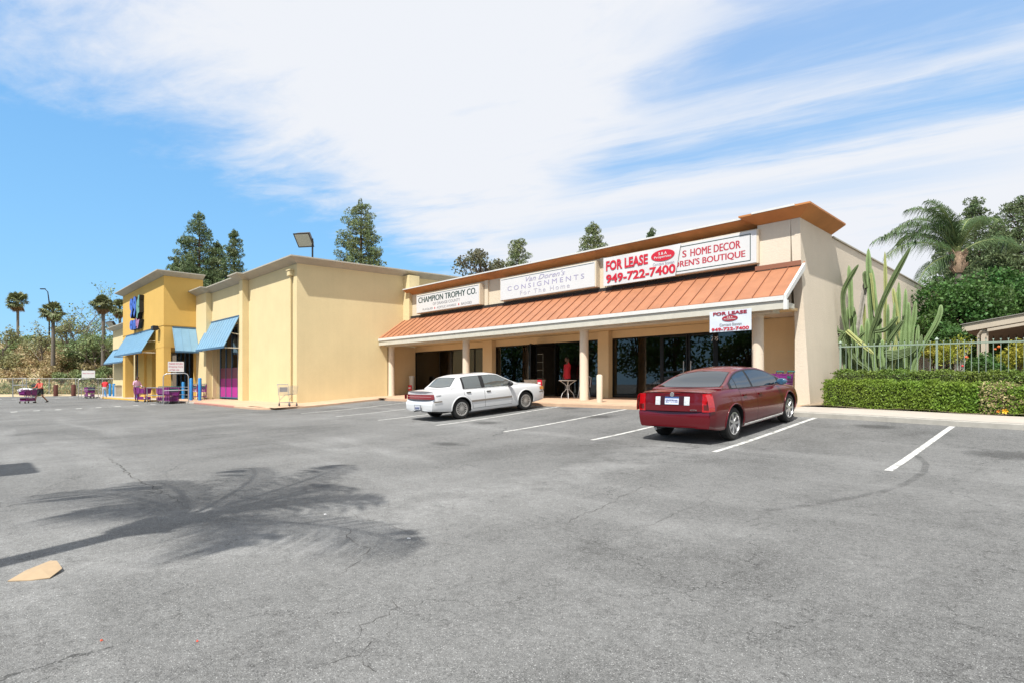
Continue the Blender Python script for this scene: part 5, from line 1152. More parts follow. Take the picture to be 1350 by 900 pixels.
# far goal-like rail
p1, p2 = atD(17, 523, 58), atD(35, 523, 58)
mb = MB(); zz1, zz2 = gs(p1.x, p1.y), gs(p2.x, p2.y)
mb.tube([(p1.x, p1.y, zz1), (p1.x, p1.y, zz1+1.9), (p2.x, p2.y, zz2+1.9), (p2.x, p2.y, zz2)], .05, 8); mb.tube([(p1.x, p1.y, zz1+1.2), (p2.x, p2.y, zz2+1.2)], .035, 8)
tag(build('steel_rail_frame', mb, M['steel'], smooth=50), 'plain steel tube frame behind the cart with white bags', 'rail')
for u, lab in ((73.5, 'short rusty post left of the two by the dirt edge'), (97, 'short rusty post right of the two by the dirt edge')):
    p = atD(u, 520, 60); mb = MB(); mb.lathe([(.2, 0), (.2, 1.15), (.17, 1.2), (0, 1.2)], 14); o = build('post', mb, mat('rust_brown', (.10,.03,.02), .8, var=.3), smooth=40); o.location = (p.x, p.y, gs(p.x, p.y)); tag(o, lab, 'post', 'rusty posts')
p = atD(48, 520, 60); b = empty('litter_bin', (p.x, p.y, gs(p.x, p.y)), 'dark green litter bin beyond the woman in shorts', 'bin'); mb = MB(); mb.lathe([(.36, 0), (.42, 1.1)], 16); o = build('bin_body', mb, mat('dark_green_bin', (.03,.06,.035), .6), b, smooth=40, world=False); mb = MB(); mb.lathe([(.44, 1.1), (.42, 1.18), (.2, 1.32), (0, 1.35)], 16); build('lid', mb, M['black'], b, smooth=40, world=False)
# bistro table and chair under the canopy
M['ironwhite'] = mat('white_iron', (.70,.71,.71), .4)
def bistro(x, y):
    z = zshop(x, y); t = empty('bistro_table', (x, y, z), 'small round white iron table with curved legs left of the middle column', 'table')
    mb = MB(); mb.lathe([(.36, 0), (.38, .012), (.38, .03), (0, .03)], 36, Matrix.Translation((x, y, z+.72))); build('table_top', mb, M['ironwhite'], t, smooth=40)
    for k in range(4):
        a = R(45+90*k); c, s_ = math.cos(a), math.sin(a); pr = [(.27, 0), (.26, .10), (.21, .22), (.09, .34), (.055, .42), (.055, .5), (.10, .58), (.22, .66), (.31, .72)]
        mb = MB(); mb.tube([(x+c*r_, y+s_*r_, z+h) for r_, h in pr], .012, 6); build('leg', mb, M['ironwhite'], t, smooth=60)
    mb = MB()
    for h in (.36, .52): mb.lathe([(.055, 0), (.075, .0), (.075, .018), (.055, .018)], 20, Matrix.Translation((x, y, z+h)))
    build('collar', mb, M['ironwhite'], t, smooth=40)
p = onY(748.5, 522, 18.2); bistro(p.x, 18.2)
x, y = p.x+.62, 18.5; z = zshop(x, y); t = empty('bistro_chair', (x, y, z), 'white iron chair half hidden behind the middle column', 'chair')
mb = MB(); mb.lathe([(.2, 0), (.21, .02), (0, .025)], 24, Matrix.Translation((x, y, z+.45))); build('seat', mb, M['ironwhite'], t, smooth=40)
for a, b in ((-.17, -.15), (.17, -.15), (-.15, .15), (.15, .15)): mb = MB(); mb.tube([(x+a*.8, y+b*.8, z+.45), (x+a*1.15, y+b*1.15, z)], .011, 6); build('leg', mb, M['ironwhite'], t)
mb = MB(); mb.tube([(x-.17, y+.17, z+.45), (x-.19, y+.22, z+.85), (x, y+.23, z+.92), (x+.19, y+.22, z+.85), (x+.17, y+.17, z+.45)], .011, 6)
for k in (-.08, 0, .08): mb.tube([(x+k, y+.18, z+.45), (x+k, y+.23, z+.9)], .007, 5)
build('backrest', mb, M['ironwhite'], t)
# planter and small red notices
p = onY(711, 510, 18.0); x, y = p.x-.55, 18.3; z = zshop(x, y); t = empty('planter', (x, y, z), 'round concrete planter between the white car and the open door', 'planter')
mb = MB(); mb.lathe([(.34, 0), (.36, .04), (.46, .70), (.49, .78), (.43, .78), (.42, .66)], 32, Matrix.Translation((x, y, z))); build('planter_bowl', mb, M['terrac'], t, smooth=40)
mb = MB(); mb.lathe([(.41, .68), (0, .7)], 24, Matrix.Translation((x, y, z))); build('soil', mb, M['soil'], t)
def notice_box(u, v0, v1, y, label, w_=.24):
    a = onY(u, v1, y); h = onY(u, v0, y).z-a.z; z = zshop(a.x, y); t = empty('sandwich_sign', (a.x, y, z), label, 'sign', 'red and white notices on stands')
    mb = MB(); mb.tube([(a.x, y+.03, z), (a.x, y+.03, a.z)], .02, 8); mb.lathe([(.14, 0), (.14, .03), (.02, .05)], 16, Matrix.Translation((a.x, y+.03, z))); build('stand', mb, M['steel'], t, smooth=40)
    mb = MB(); mb.box(a.x-w_/2, a.x+w_/2, y, y+.05, a.z, a.z+h); build('panel', mb, M['signred'], t, bevel=.006)
    mb = MB(); mb.box(a.x-w_*.36, a.x+w_*.3, y-.006, y-.001, a.z+h*.3, a.z+h*.62); build('notice_print', mb, M['signwhite'], t)
notice_box(711, 500, 508, 17.6, 'small red notice with white print in front of the round planter')
notice_box(540, 507, 514, 18.2, 'small red notice with white print before the left recess', .3)
p = onY(543, 505, 18.6); z = zshop(p.x, 18.6); t = empty('ash_urn', (p.x, 18.6, z), 'slim white ash urn in the left recess of the porch', 'bin'); mb = MB(); mb.lathe([(.15, 0), (.15, 1.0)], 20, Matrix.Translation(t.location)); build('urn_body', mb, M['offwhite'], t, smooth=40); mb = MB(); mb.lathe([(.17, 1.0), (.17, 1.05), (.12, 1.07), (0, 1.07)], 20, Matrix.Translation(t.location)); build('rim', mb, M['white'], t, smooth=40)
# display rack and goods behind the glass
t = empty('display_rack', (-19.8, 20.3, .97), 'tall wire grid rack inside the window of the middle shop', 'rack'); mb = MB()
for x in np.linspace(-20.7, -18.7, 6): mb.tube([(x, 20.3, 1.0), (x, 20.3, 2.95)], .012, 5)
for zq in np.linspace(1.0, 2.95, 6): mb.tube([(-20.7, 20.3, zq), (-18.7, 20.3, zq)], .012, 5)
build('grid', mb, mat('pale_wire', (.5,.48,.40), .5), t)
mb = MB()
for zq in (1.4, 1.8, 2.2): mb.box(-20.6, -18.8, 20.32, 20.6, zq, zq+.02)
build('shelf', mb, M['inwall'], t)
for k, (x, y, w_, h_, c) in enumerate([(-19.4, 19.9, .5, .62, (.35,.18,.09)), (-17.2, 20.6, .6, .9, (.3,.3,.3)), (-15.9, 20.2, .5, .8, (.12,.12,.12)), (-23.9, 20.4, .8, .7, (.2,.15,.1))]):
    mb = MB(); mb.box(x, x+w_, y, y+.4, 1.45, .965+h_+.1); mb.box(x+.02, x+w_-.02, y-.01, y, 1.5, .965+h_+.02, 0)
    for a in (.03, w_-.07):
        for b in (.03, .33): mb.box(x+a, x+a+.04, y+b, y+b+.04, .966, 1.45)
    tag(build('display_cabinet', mb, mat('cabinet_finish', c, .5), bevel=.01), ['brown wooden cabinet behind the wire rack window', 'grey cabinet just inside the open door', 'black cabinet in the window left of the middle column', 'brown cabinet inside the leftmost shop window'][k], 'cabinet', 'cabinets inside the shops')
# stuff lying on the ground
pts = [ground_z(*q) for q in ((10, 767), (34, 756), (66, 747), (75, 748), (82, 754), (66, 763), (40, 766))]
mb = MB(); n = len(pts); lift = [.012, .03, .055, .06, .035, .015, .012]
mb.add([(p.x, p.y, p.z+l_) for p, l_ in zip(pts, lift)]+[(p.x, p.y, p.z+l_-.006) for p, l_ in zip(pts, lift)]+[(sum(p.x for p in pts)/n, sum(p.y for p in pts)/n, pts[0].z+.05)], [(i, (i+1) % n, 2*n) for i in range(n)]+[tuple(range(n, 2*n))[::-1]]+[(i, (i+1) % n, n+(i+1) % n, n+i) for i in range(n)])
tag(build('cardboard_scrap', mb, mat('tan_cardboard', (.36,.265,.165), .8, var=.12, vscale=8)), 'torn flat piece of tan cardboard lying on the asphalt', 'cardboard')
for (u, v, s_, c, lab) in [(429, 678, .018, (.7,.7,.7), 'white paper scrap beside the palm shadow'), (539, 710, .02, (.7,.7,.7), 'small white scrap right of the palm shadow'), (134, 845, .008, (.6,.1,.05), 'tiny red wrapper at the lower left'), (260, 846, .007, (.6,.08,.05), 'red bit of litter left of the long crack')]:
    p = ground_z(u, v); mb = MB(); a = random.uniform(0, 3)
    mb.add([(p.x+s_*math.cos(a+k)*(1.3 if k % 2 else .8), p.y+s_*math.sin(a+k), p.z+.004+.006*(k % 2)) for k in range(5)]+[(p.x, p.y, p.z+.016)], [(k, (k+1) % 5, 5) for k in range(5)]+[(4,3,2,1,0)])
    tag(build('litter', mb, mat('litter', c, .7)), lab, 'litter', 'bits of litter on the asphalt')
# light pole out of frame on the left whose lamp head throws the square shadow
t = empty('parking_lot_lamp', (-12.4, -6.0, 0), 'tall parking lot lamp post with a box shaped head', 'lamp post')
mb = MB(); mb.lathe([(.3, 0), (.3, .7)], 20, Matrix.Translation((-12.4, -6, 0))); build('base', mb, M['concrete'], t, smooth=40)
mb = MB(); mb.tube([(-12.4, -6, .6), (-12.4, -6, 8.0), (-11.9, -4.7, 8.15)], [.09, .06, .05], 12); build('pole', mb, M['bronze'], t, smooth=40)
mb = MB(); mb.box(-12.3, -10.6, -4.4, -3.7, 8.0, 8.25); build('lamp_head', mb, M['bronze'], t, bevel=.04)

# ------------------------------------------------------------------ foliage
def build_leaves(name, C, size, m, parent=None, aspect=.45, up=None, droop=0.0, seed=0, world=True, normal=None, mats2=None):
    """many small folded leaf faces as one mesh; C (n,3), size scalar or (n,)"""
    rg = np.random.default_rng(seed); n = len(C); size = np.broadcast_to(np.asarray(size, float), (n,)).copy()*rg.uniform(.7, 1.3, n)
    a = rg.normal(size=(n, 3))
    if up is not None: a = a*.75+np.asarray(up)
    a[:, 2] -= droop; a /= np.linalg.norm(a, axis=1)[:, None]
    b = rg.normal(size=(n, 3)); 
    if normal is not None: b = np.cross(a, normal+rg.normal(size=(n, 3))*.6)
    b -= a*(a*b).sum(1)[:, None]; b /= np.linalg.norm(b, axis=1)[:, None]
    s = size[:, None]; c = np.cross(a, b)
    V = np.stack([C-a*s*.5, C+b*s*aspect*.5-a*s*.05+c*s*.06, C+a*s*.5, C-b*s*aspect*.5-a*s*.05+c*s*.06], 1).reshape(-1, 3)
    if parent is not None and world:
        o_ = root_of(parent); V = V-np.array([o_.x, o_.y, o_.z])
    me = bpy.data.meshes.new(name); me.vertices.add(4*n); me.vertices.foreach_set('co', V.astype(np.float32).ravel())
    me.loops.add(4*n); me.loops.foreach_set('vertex_index', np.arange(4*n, dtype=np.int32)); me.polygons.add(n)
    me.polygons.foreach_set('loop_start', np.arange(0, 4*n, 4, dtype=np.int32)); me.polygons.foreach_set('loop_total', np.full(n, 4, dtype=np.int32))
    me.materials.append(m)
    if mats2 is not None:
        me.materials.append(mats2[0]); me.polygons.foreach_set('material_index', (rg.random(n) < mats2[1]).astype(np.int32))
    me.update(calc_edges=True)
    o = bpy.data.objects.new(name, me); COL.objects.link(o)
    if parent is not None: o.parent = parent
    return o
def ball(rg, n, c, r, shell=.35):
    d = rg.normal(size=(n, 3)); d /= np.linalg.norm(d, axis=1)[:, None]; k = (shell+(1-shell)*rg.random(n))**.6
    return np.asarray(c)+d*k[:, None]*np.asarray(r)
def pine(x, y, z0, ztop, R_, label, seed, m=None, zc=.25, leaf=.27, grp='tall pines behind the buildings', dense=1.0, shape=.75):
    rg = np.random.default_rng(seed); H = ztop-z0; t = empty('pine_tree', (x, y, z0), label, 'pine tree', grp)
    mb = MB(); mb.tube([(x, y, z0), (x+.1, y, z0+H*.5), (x, y+.1, z0+H*.97)], [.28*H/15, .18*H/15, .03], 8); Cs = []
    zz_ = z0+H*zc; br = MB()
    while zz_ < ztop-.3:
        f = (zz_-(z0+H*zc))/(ztop-z0-H*zc); r = R_*((1-f)**shape)*(.55+.45*min(1, f*6+.3)); nb = max(3, int(4+3*r/2))
        a0 = rg.uniform(0, 6.3)
        for k in range(nb):
            a = a0+6.283*k/nb+rg.normal()*.3; L_ = r*rg.uniform(.55, 1.15); up_ = rg.uniform(-.05, .3)
            end = np.array([x+L_*math.cos(a), y+L_*math.sin(a), zz_+up_*L_]); br.tube([(x, y, zz_-.1*L_), tuple(end)], [.05, .015], 4)
            nc = max(1, int(L_/.6))
            for j in range(nc):
                q = 1-.62*j/max(1, nc); c = np.array([x, y, zz_-.1*L_])*(1-q)+end*q+rg.normal(size=3)*.12; cr = rg.uniform(.42, .68)*(.75+.25*q)*min(1, .55+r/3)
                Cs.append(ball(rg, int(84*dense), c+np.array([0, 0, .1]), (cr, cr, cr*.75), .5))
        zz_ += rg.uniform(.42, .62)*max(.7, H/20)
    Cs.append(ball(rg, 60, (x, y, ztop-.25), (.22, .22, .5)))
    build('trunk', mb, M['bark'], t, smooth=60); build('branches', br, M['bark'], t)
    build_leaves('crown', np.concatenate(Cs), leaf, m or M['needle'], t, .28, up=(0, 0, .5), seed=seed); return t
def atg(u, d): p = atD(u, 500, d); return p.x, p.y
x, y = atg(262, 62); pine(x, y, .6, atD(262, 281, 62).z, 4.6, 'big dark pine behind the golden tower, tallest of its cluster', 1, zc=.2)
x, y = atg(308, 61); pine(x, y, .6, atD(308, 305, 61).z, 2.5, 'slim pine at the right edge of the cluster behind the golden tower', 2, zc=.2)
x, y = atg(233, 63); pine(x, y, .6, atD(233, 338, 63).z, 2.6, 'low pine at the left edge of the cluster behind the golden tower', 3, zc=.2)
x, y = atg(287, 64); pine(x, y, .6, atD(287, 320, 64).z, 2.6, 'middle pine in the cluster behind the golden tower', 4, zc=.2)
x, y = atg(475, 58); pine(x, y, .6, atD(475, 264, 58).z, 3.2, 'lone pine rising right of the roof floodlight', 5, M['needle2'], zc=.35, shape=.6)
x, y = atg(683, 60); pine(x, y, .6, atD(681, 319, 60).z, 2.5, 'small rounded pine top above the white canopy sign', 6, M['needle2'], zc=.3, shape=.55)
x, y = atg(781, 58); pine(x, y, .6, atD(781, 294, 58).z, 2.6, 'pine top showing above the lease banner', 7, M['needle2'], zc=.3, shape=.6)
x, y = atg(859, 66); pine(x, y, .6, atD(859, 302, 66).z, .9, 'tiny pine tip peeking over the rust cornice', 8, zc=.5)
x, y = atg(1285, 42); pine(x, y, .8, atD(1281, 262, 42).z, 3.8, 'tall pine directly behind the feathery palm', 9, zc=.15, shape=.85, leaf=.22, dense=1.2)
x, y = atg(1341, 39); pine(x, y, .8, atD(1340, 262, 39).z, 4.7, 'wide pine at the right edge behind the beige carport', 10, zc=.12, shape=.7, leaf=.22, dense=1.2)
x, y = atg(1314, 44); pine(x, y, .8, atD(1314, 300, 44).z, 4.2, 'lower pine filling the gap between the two right pines', 11, zc=.12, shape=.7, leaf=.24)
x, y = atg(1246, 46); pine(x, y, .8, atD(1246, 318, 46).z, 2.6, 'low dark pine left of the feathery palm trunk', 12, zc=.12, shape=.7, leaf=.24)
def tree(x, y, z0, H, crown, label, seed, leafm, leaf=.12, n=9000, trunk=.2, grp=None, nm='broadleaf_tree', clumps=26, cat='tree', sparse=1.0, barkm=None):
    """crown: (rx, ry, rz, z of centre above z0)"""
    rg = np.random.default_rng(seed); t = empty(nm, (x, y, z0), label, cat, grp); rx, ry, rz, zc = crown
    mb = MB(); c0 = np.array([x, y, z0+zc]); mb.tube([(x, y, z0), (x+rg.normal()*.1, y, z0+zc*.55), (x, y, z0+zc)], [trunk, trunk*.75, trunk*.4], 8)
    Cs = []; cl = []
    for k in range(clumps):
        d = rg.normal(size=3); d /= np.linalg.norm(d); q = rg.uniform(.45, .92); c = c0+d*q*np.array([rx, ry, rz]); cl.append(c)
        mb.tube([(x, y, z0+zc*rg.uniform(.45, .9)), tuple((c+c0)/2+rg.normal(size=3)*.15), tuple(c)], [trunk*.35, trunk*.2, .015], 5)
        cr = rg.uniform(.25, .42)*min(rx, ry, rz)*1.15*sparse; Cs.append(ball(rg, n//clumps, c, (cr*1.15, cr*1.15, cr*.9), .3))
    build('trunk', mb, barkm or M['bark'], t, smooth=60); build_leaves('crown', np.concatenate(Cs), leaf, leafm, t, .55, seed=seed, up=(0, 0, .2)); return t
x, y = atg(636, 62); tree(x, y, .6, 15, (3.2, 3.2, 2.5, atD(636, 357, 62).z-.6), 'grey green eucalyptus crown left of the small rounded pine', 21, M['euc'], .3, 2600, .3, clumps=22, nm='eucalyptus_tree', sparse=.85)
x, y = atg(1266, 26); tree(x, y, .9, 6, (1.9, 1.7, 2.2, 3.75), 'dense dark green round tree below the feathery palm', 22, M['leafdark'], .16, 15000, .2, clumps=60, grp='dark round trees behind the fence')
x, y = atg(1340, 26.5); tree(x, y, .9, 6, (2.0, 1.8, 2.2, 3.45), 'dense dark green round tree at the right edge above the carport', 23, M['leafdark'], .16, 15000, .2, clumps=60, grp='dark round trees behind the fence')
x, y = atg(1302, 27.5); tree(x, y, .9, 6, (2.2, 1.6, 2.3, 3.7), 'dark green tree filling the gap between the two round trees', 24, M['leafdark'], .18, 12000, .2, clumps=50, grp='dark round trees behind the fence')

# feather palm
def feather_palm(x, y, z0, zt, label, seed, fronds, L_=3.6, grp='feathery palms', qs=(0, .2, .4, .6, .8)):
    rg = np.random.default_rng(seed); t = empty('feather_palm', (x, y, z0), label, 'palm tree', grp)
    mb = MB(); mb.tube([(x, y, z0), (x+.05, y, z0+(zt-z0)*.5), (x, y, zt-.9)], [.2, .15, .14], 12); build('trunk', mb, M['palmbark'], t, smooth=60)
    mb = MB(); mb.tube([(x, y, zt-1.1), (x, y, zt-.75), (x, y, zt-.35), (x, y, zt)], [.2, .33, .3, .14], 12)
    for k in range(26):
        a = rg.uniform(0, 6.28); z = zt-rg.uniform(.15, 1.05); r = .28; mb.tube([(x+r*math.cos(a)*.7, y+r*math.sin(a)*.7, z), (x+r*1.3*math.cos(a), y+r*1.3*math.sin(a), z+.16), (x+r*1.5*math.cos(a), y+r*1.5*math.sin(a), z+.3)], [.06, .045, .01], 5)
    build('boots', mb, mat('fibrous_boots', (.36,.25,.17), .9, var=.5, vscale=9, bump=.8, bscale=30), t, smooth=50)
    for az, el, ln, dr in fronds:
        a = R(az); h = Vector((math.cos(a), math.sin(a), 0)); pts = []; p = Vector((x, y, zt-.15)); e = R(el); n = 26
        for i in range(n+1):
            pts.append(p.copy()); p = p+(h*math.cos(e)+Vector((0, 0, math.sin(e))))*(ln/n); e -= R(dr)/n*(.4+1.2*i/n)
        mb = MB(); mb.tube(pts, [.035*(1-.85*i/n)+.004 for i in range(n+1)], 5, 1)
        sd = Vector((-h.y, h.x, 0))
        for i in range(3, n+1):
            for q in qs:
                if i == n and q: continue
                b = pts[i].lerp(pts[min(i+1, n)], q); tg = (pts[min(i+1, n)]-pts[i-1]).normalized()
                for s_ in (1, -1):
                    l_ = (.78*math.sin(math.pi*min(1, (i/n)*.93+.07))**.6+.12)*rg.uniform(.8, 1.15); d0 = (sd*s_*.8+tg*.55+Vector((0, 0, rg.uniform(-.1, .35)))).normalized()
                    m1 = b+d0*l_*.5+Vector((0, 0, -.04)); e1 = b+d0*l_*.9+Vector((0, 0, -l_*rg.uniform(.45, .95))); w_ = tg*.012
                    mb.add([b-w_, b+w_, m1+w_, e1, m1-w_], [(0, 1, 2, 3, 4)])
        build('frond', mb, [M['palmleaf'], mat('frond_stalk', (.22,.26,.09), .5)], t)
    return t
az0 = math.degrees(YAW)   # azimuth of the picture's right
x, y = atg(1263, 29.5); 
feather_palm(x, y, .9, atD(1264, 332, 29.5).z, 'feathery palm with orange brown boots behind the cactus and fence', 31,
    [(az0+180, 70, 4.3, 140), (az0+176, 58, 4.5, 125), (az0+172, 40, 4.5, 80), (az0+186, 26, 4.3, 80), (az0+168, 84, 3.9, 105), (az0+188, 86, 3.5, 80), (az0+90, 84, 3.3, 80), (az0+205, 80, 3.4, 95), (az0+30, 80, 3.2, 90), (az0+5, 36, 3.8, 85), (az0+190, -8, 3.0, 70), (az0+178, 78, 3.2, 150), (az0+270, 66, 3.2, 120), (az0+120, 60, 3.6, 110)], 3.6)
# the palm out of frame that throws the leafy shadow
feather_palm(-5.45, -2.5, 0, 7.6, 'feathery palm behind the camera that shades the asphalt', 33, [(196,32,3.3,85), (174,24,3.2,70), (153,38,3.7,80), (126,30,3.7,60), (20,34,3.2,80), (62,62,2.3,110), (-5,58,2.0,130), (100,60,2.3,120), (222,60,2.0,120)], 3.2, qs=(0, .34, .67))

# fan palms on the bank
def fan_palm(u, v, d, label, seed, R_=2.0, zb_=4):
    rg = np.random.default_rng(seed); p = atD(u, v, d); x, y, zt = p.x, p.y, p.z; t = empty('fan_palm', (x, y, zb_), label, 'palm tree', 'fan palms on the bank')
    mb = MB(); mb.tube([(x, y, zb_), (x+.15, y, (zb_+zt)/2), (x, y, zt)], [.26, .2, .2], 8); build('trunk', mb, M['palmbark'], t, smooth=60)
    mb = MB(); dead = MB()
    for k in range(60):
        a = rg.uniform(0, 6.28); e = R(rg.uniform(-35, 80)); L_ = R_*rg.uniform(.75, 1.1); dd = k >= 44
        if dd: e = R(rg.uniform(-85, -40)); L_ *= .8
        h = Vector((math.cos(a)*math.cos(e), math.sin(a)*math.cos(e), math.sin(e))); c = Vector((x, y, zt))+h*L_*.5; s_ = h.cross(Vector((0, 0, 1))).normalized(); n_ = s_.cross(h)
        q = dead if dd else mb; q.tube([(x, y, zt), tuple(c)], .03, 4); nf = 11
        for j in range(nf):
            b = (j/(nf-1)-.5)*R(170); dr = (h*math.cos(b)+s_*math.sin(b)); tip = c+dr*L_*.52+Vector((0, 0, -.18*L_*abs(math.sin(b))-.1)); w_ = (s_*math.cos(b)-h*math.sin(b))*.07*L_
            q.add([c, c+dr*L_*.3+w_+n_*.05, tip, c+dr*L_*.3-w_+n_*.05], [(0, 1, 2, 3)])
    build('crown', mb, M['fanleaf'], t); build('dead_skirt', dead, M['dryfrond'], t); return t
fan_palm(23.5, 399, 100, 'fan palm at the far left standing clear against the sky', 41, 2.1); fan_palm(70, 412, 76.5, 'fan palm beside the curved street lamp', 42, 1.65)
fan_palm(136, 402, 76, 'fan palm just left of the yellow store end', 43, 1.55); fan_palm(158, 408, 97, 'fan palm half hidden behind the golden tower cornice', 44, 2.0); fan_palm(2, 470, 90, 'low fan palm cut by the left picture edge', 45, 1.6, 3)
p = atD(65, 447, 96); mb = MB(); b0 = atD(65, 456, 96); tp = atD(65, 400, 96); e1 = atD(63, 385, 96); e2 = atD(59, 381, 96)
t = empty('street_lamp', (b0.x, b0.y, 6), 'tall curved street lamp on the bank between two fan palms', 'street lamp'); mb.tube([(b0.x, b0.y, 6), tp, e1, e2], [.13, .10, .07, .06], 8); build('pole', mb, M['bronze'], t, smooth=60)
mb = MB(); Mx = Matrix.Translation(e2) @ Matrix.Rotation(YAW, 4, 'Z'); mb.box(-.75, .1, -.15, .15, -.1, .06, 0, Mx); build('lamp_head', mb, M['bronze'], t, bevel=.04)

# ------------------------------------------------------------------ the bank, its brush and chain link fence
def W(r, d, z): return (V2[0]*d+R2[0]*r, V2[1]*d+R2[1]*r, z)
def bank_z(r, d):
    k = min(1, max(0, (d-70)/23)); k = k*k*(3-2*k)
    return .33+.02+7.0*k+(.35*math.sin(r*.31+1)+.25*math.sin(r*.73+d*.2))*k*(1 if d < 100 else .6)
mb = MB(); mb.grid(lambda a, b: W(-140+125*a, 59+70*b, bank_z(-140+125*a, 59+70*b) if b > 0 else .1), 120, 50); tag(build('earth_bank', mb, M['hillsoil'], smooth=70), kind='structure')
rg = np.random.default_rng(5); n = 26000; rr_ = rg.uniform(-86, -38, n); dd_ = rg.uniform(66, 98, n)
C = np.array([W(r, d, bank_z(r, d)+rg.uniform(.0, .55)) for r, d in zip(rr_, dd_)])
tag(build_leaves('dry_grass', C, .55, M['grassdry'], None, .16, up=(0, 0, 1.6), seed=6, mats2=(M['shrub1'], .18)), 'tan dry grass covering the earth bank', 'grass', kind='stuff')
rg = np.random.default_rng(8); n = 9000; rr_ = rg.uniform(-80, -40, n); dd_ = rg.uniform(66.6, 70.5, n); hh_ = rg.random(n)**1.3*(1.0+.5*np.sin(rr_*1.3)+.3*np.sin(rr_*3.7))
tag(build_leaves('weeds', np.array([W(r, d, .4+h) for r, d, h in zip(rr_, dd_, hh_)]), .34, M['shrub2'], None, .35, up=(0, 0, .8), seed=9, mats2=(M['shrub1'], .5)), 'green weeds growing behind the chain link fence', 'weeds', kind='stuff')
rs = random.Random(12)
kinds = [('shrub1', 'olive'), ('shrub2', 'green'), ('shrubdry', 'dry tan'), ('shrub2', 'leafy'), ('shrub1', 'grey green')]
spots = []
for i, (u, v, w_, k) in enumerate([(8,490,34,0),(14,462,26,1),(40,468,26,0),(60,476,30,2),(34,488,30,2),(78,490,34,2),(56,500,28,2),(96,486,30,2),(122,492,26,2),(20,505,28,2),(96,470,34,1),(74,462,24,0),(116,462,34,1),(140,470,34,3),(138,488,32,1),(150,452,24,0),
        (104,450,22,3),(126,447,24,1),(50,455,20,3),(90,452,18,4),(146,500,24,1),(108,503,22,3),(84,505,20,1),(30,455,16,4),(3,476,24,1),(45,480,22,2),(68,488,20,2),(130,505,18,3),(152,478,20,0),(18,478,22,0)]):
    # find the bank point seen at this pixel
    d = 70.
    while d < 110:
        r = d*(u-675)/FPX
        if EYE-(v-HOR)/FPX*d < bank_z(r, d)+.3: break
        d += .5
    rad = w_*d/FPX*.5*1.15; P_ = W(r, d, bank_z(r, d)); adj = ['low', 'rounded', 'ragged', 'spreading', 'broad', 'small'][i % 6]; where = ['near left edge' if u < 30 else 'below street lamp' if u < 75 else 'behind woman in shorts' if u < 110 else 'by yellow store end'][0]
    hgt = 'at the bank foot' if v > 495 else 'halfway up' if v > 465 else 'on the bank top'
    t = empty('shrub', P_, '%s shrub %s, %s, %s of them from left' % (kinds[k][1], hgt, where, ['first', 'second', 'third', 'fourth', 'fifth', 'sixth', 'seventh', 'eighth'][sum(1 for s_ in spots if s_ == (where, hgt)) % 8]), 'shrub', 'shrubs on the earth bank'); spots.append((where, hgt))
    g2 = np.random.default_rng(100+i); Cs = []; mb = MB()
    for q in range(9):
        c = np.array(P_)+np.array([g2.normal()*rad*.5, g2.normal()*rad*.5, rad*.55+g2.uniform(0, rad*.6)]); Cs.append(ball(g2, 110, c, (rad*.48, rad*.48, rad*.42), .25)); mb.tube([P_, tuple(c)], [.05, .015], 4)
    build('stems', mb, M['bark'], t); build_leaves('foliage', np.concatenate(Cs), .27, M[kinds[k][0]], t, .55, seed=200+i)
def bare_tree(u, v, d, Htop, label, seed, leafm, n=1600, spread=3.2, grp='trees on the bank'):
    p = atD(u, v, d); r = d*(u-675)/FPX; z0 = bank_z(r, d); rg2 = random.Random(seed); t = empty('thin_tree', (p.x, p.y, z0), label, 'tree', grp); mb = MB(); tips = []
    H_ = atD(u, Htop, d).z-z0
    def branch(b, d_, L_, r_, lv):
        e = b+d_*L_; m_ = (b+e)/2+Vector((rg2.gauss(0, .06*L_), rg2.gauss(0, .06*L_), 0)); mb.tube([b, m_, e], [r_, r_*.75, r_*.5], 5)
        if lv >= 2: tips.append(e); tips.append(m_)
        if lv < 4:
            for k in range(3 if lv else 5):
                dd = (d_+Vector((rg2.gauss(0, .55), rg2.gauss(0, .55), rg2.gauss(.15, .3)))).normalized(); branch(b.lerp(e, rg2.uniform(.45, 1)), dd, L_*rg2.uniform(.5, .75), r_*.5, lv+1)
    branch(Vector((p.x, p.y, z0)), Vector((rg2.gauss(0, .08), rg2.gauss(0, .08), 1)).normalized(), H_*.5, .16, 0); build('trunk', mb, mat('grey_bark', (.16,.13,.11), .95), t)
    g3 = np.random.default_rng(seed); T = np.array([tuple(q) for q in tips]); idx = g3.integers(0, len(T), n); build_leaves('crown', T[idx]+g3.normal(size=(n, 3))*.3, .30, leafm, t, .55, seed=seed)
bare_tree(104, 495, 78, 384, 'tall half bare tree with a leafy twig at its top', 51, M['shrub2'], 700); bare_tree(88, 490, 82, 420, 'half bare grey tree left of the tall one', 52, M['shrub1'], 1500)
bare_tree(128, 495, 78, 438, 'leafy thin tree close to the yellow store end', 53, M['shrub2'], 1400); bare_tree(56, 485, 80, 437, 'thin leafy tree in front of the lamp post', 54, M['shrub1'], 600)
bare_tree(147, 495, 76, 442, 'leafy tree touching the corner of the yellow store', 55, M['shrub2'], 1500); bare_tree(4, 480, 80, 428, 'sparse tree at the left picture edge', 56, M['shrub1'], 1200)
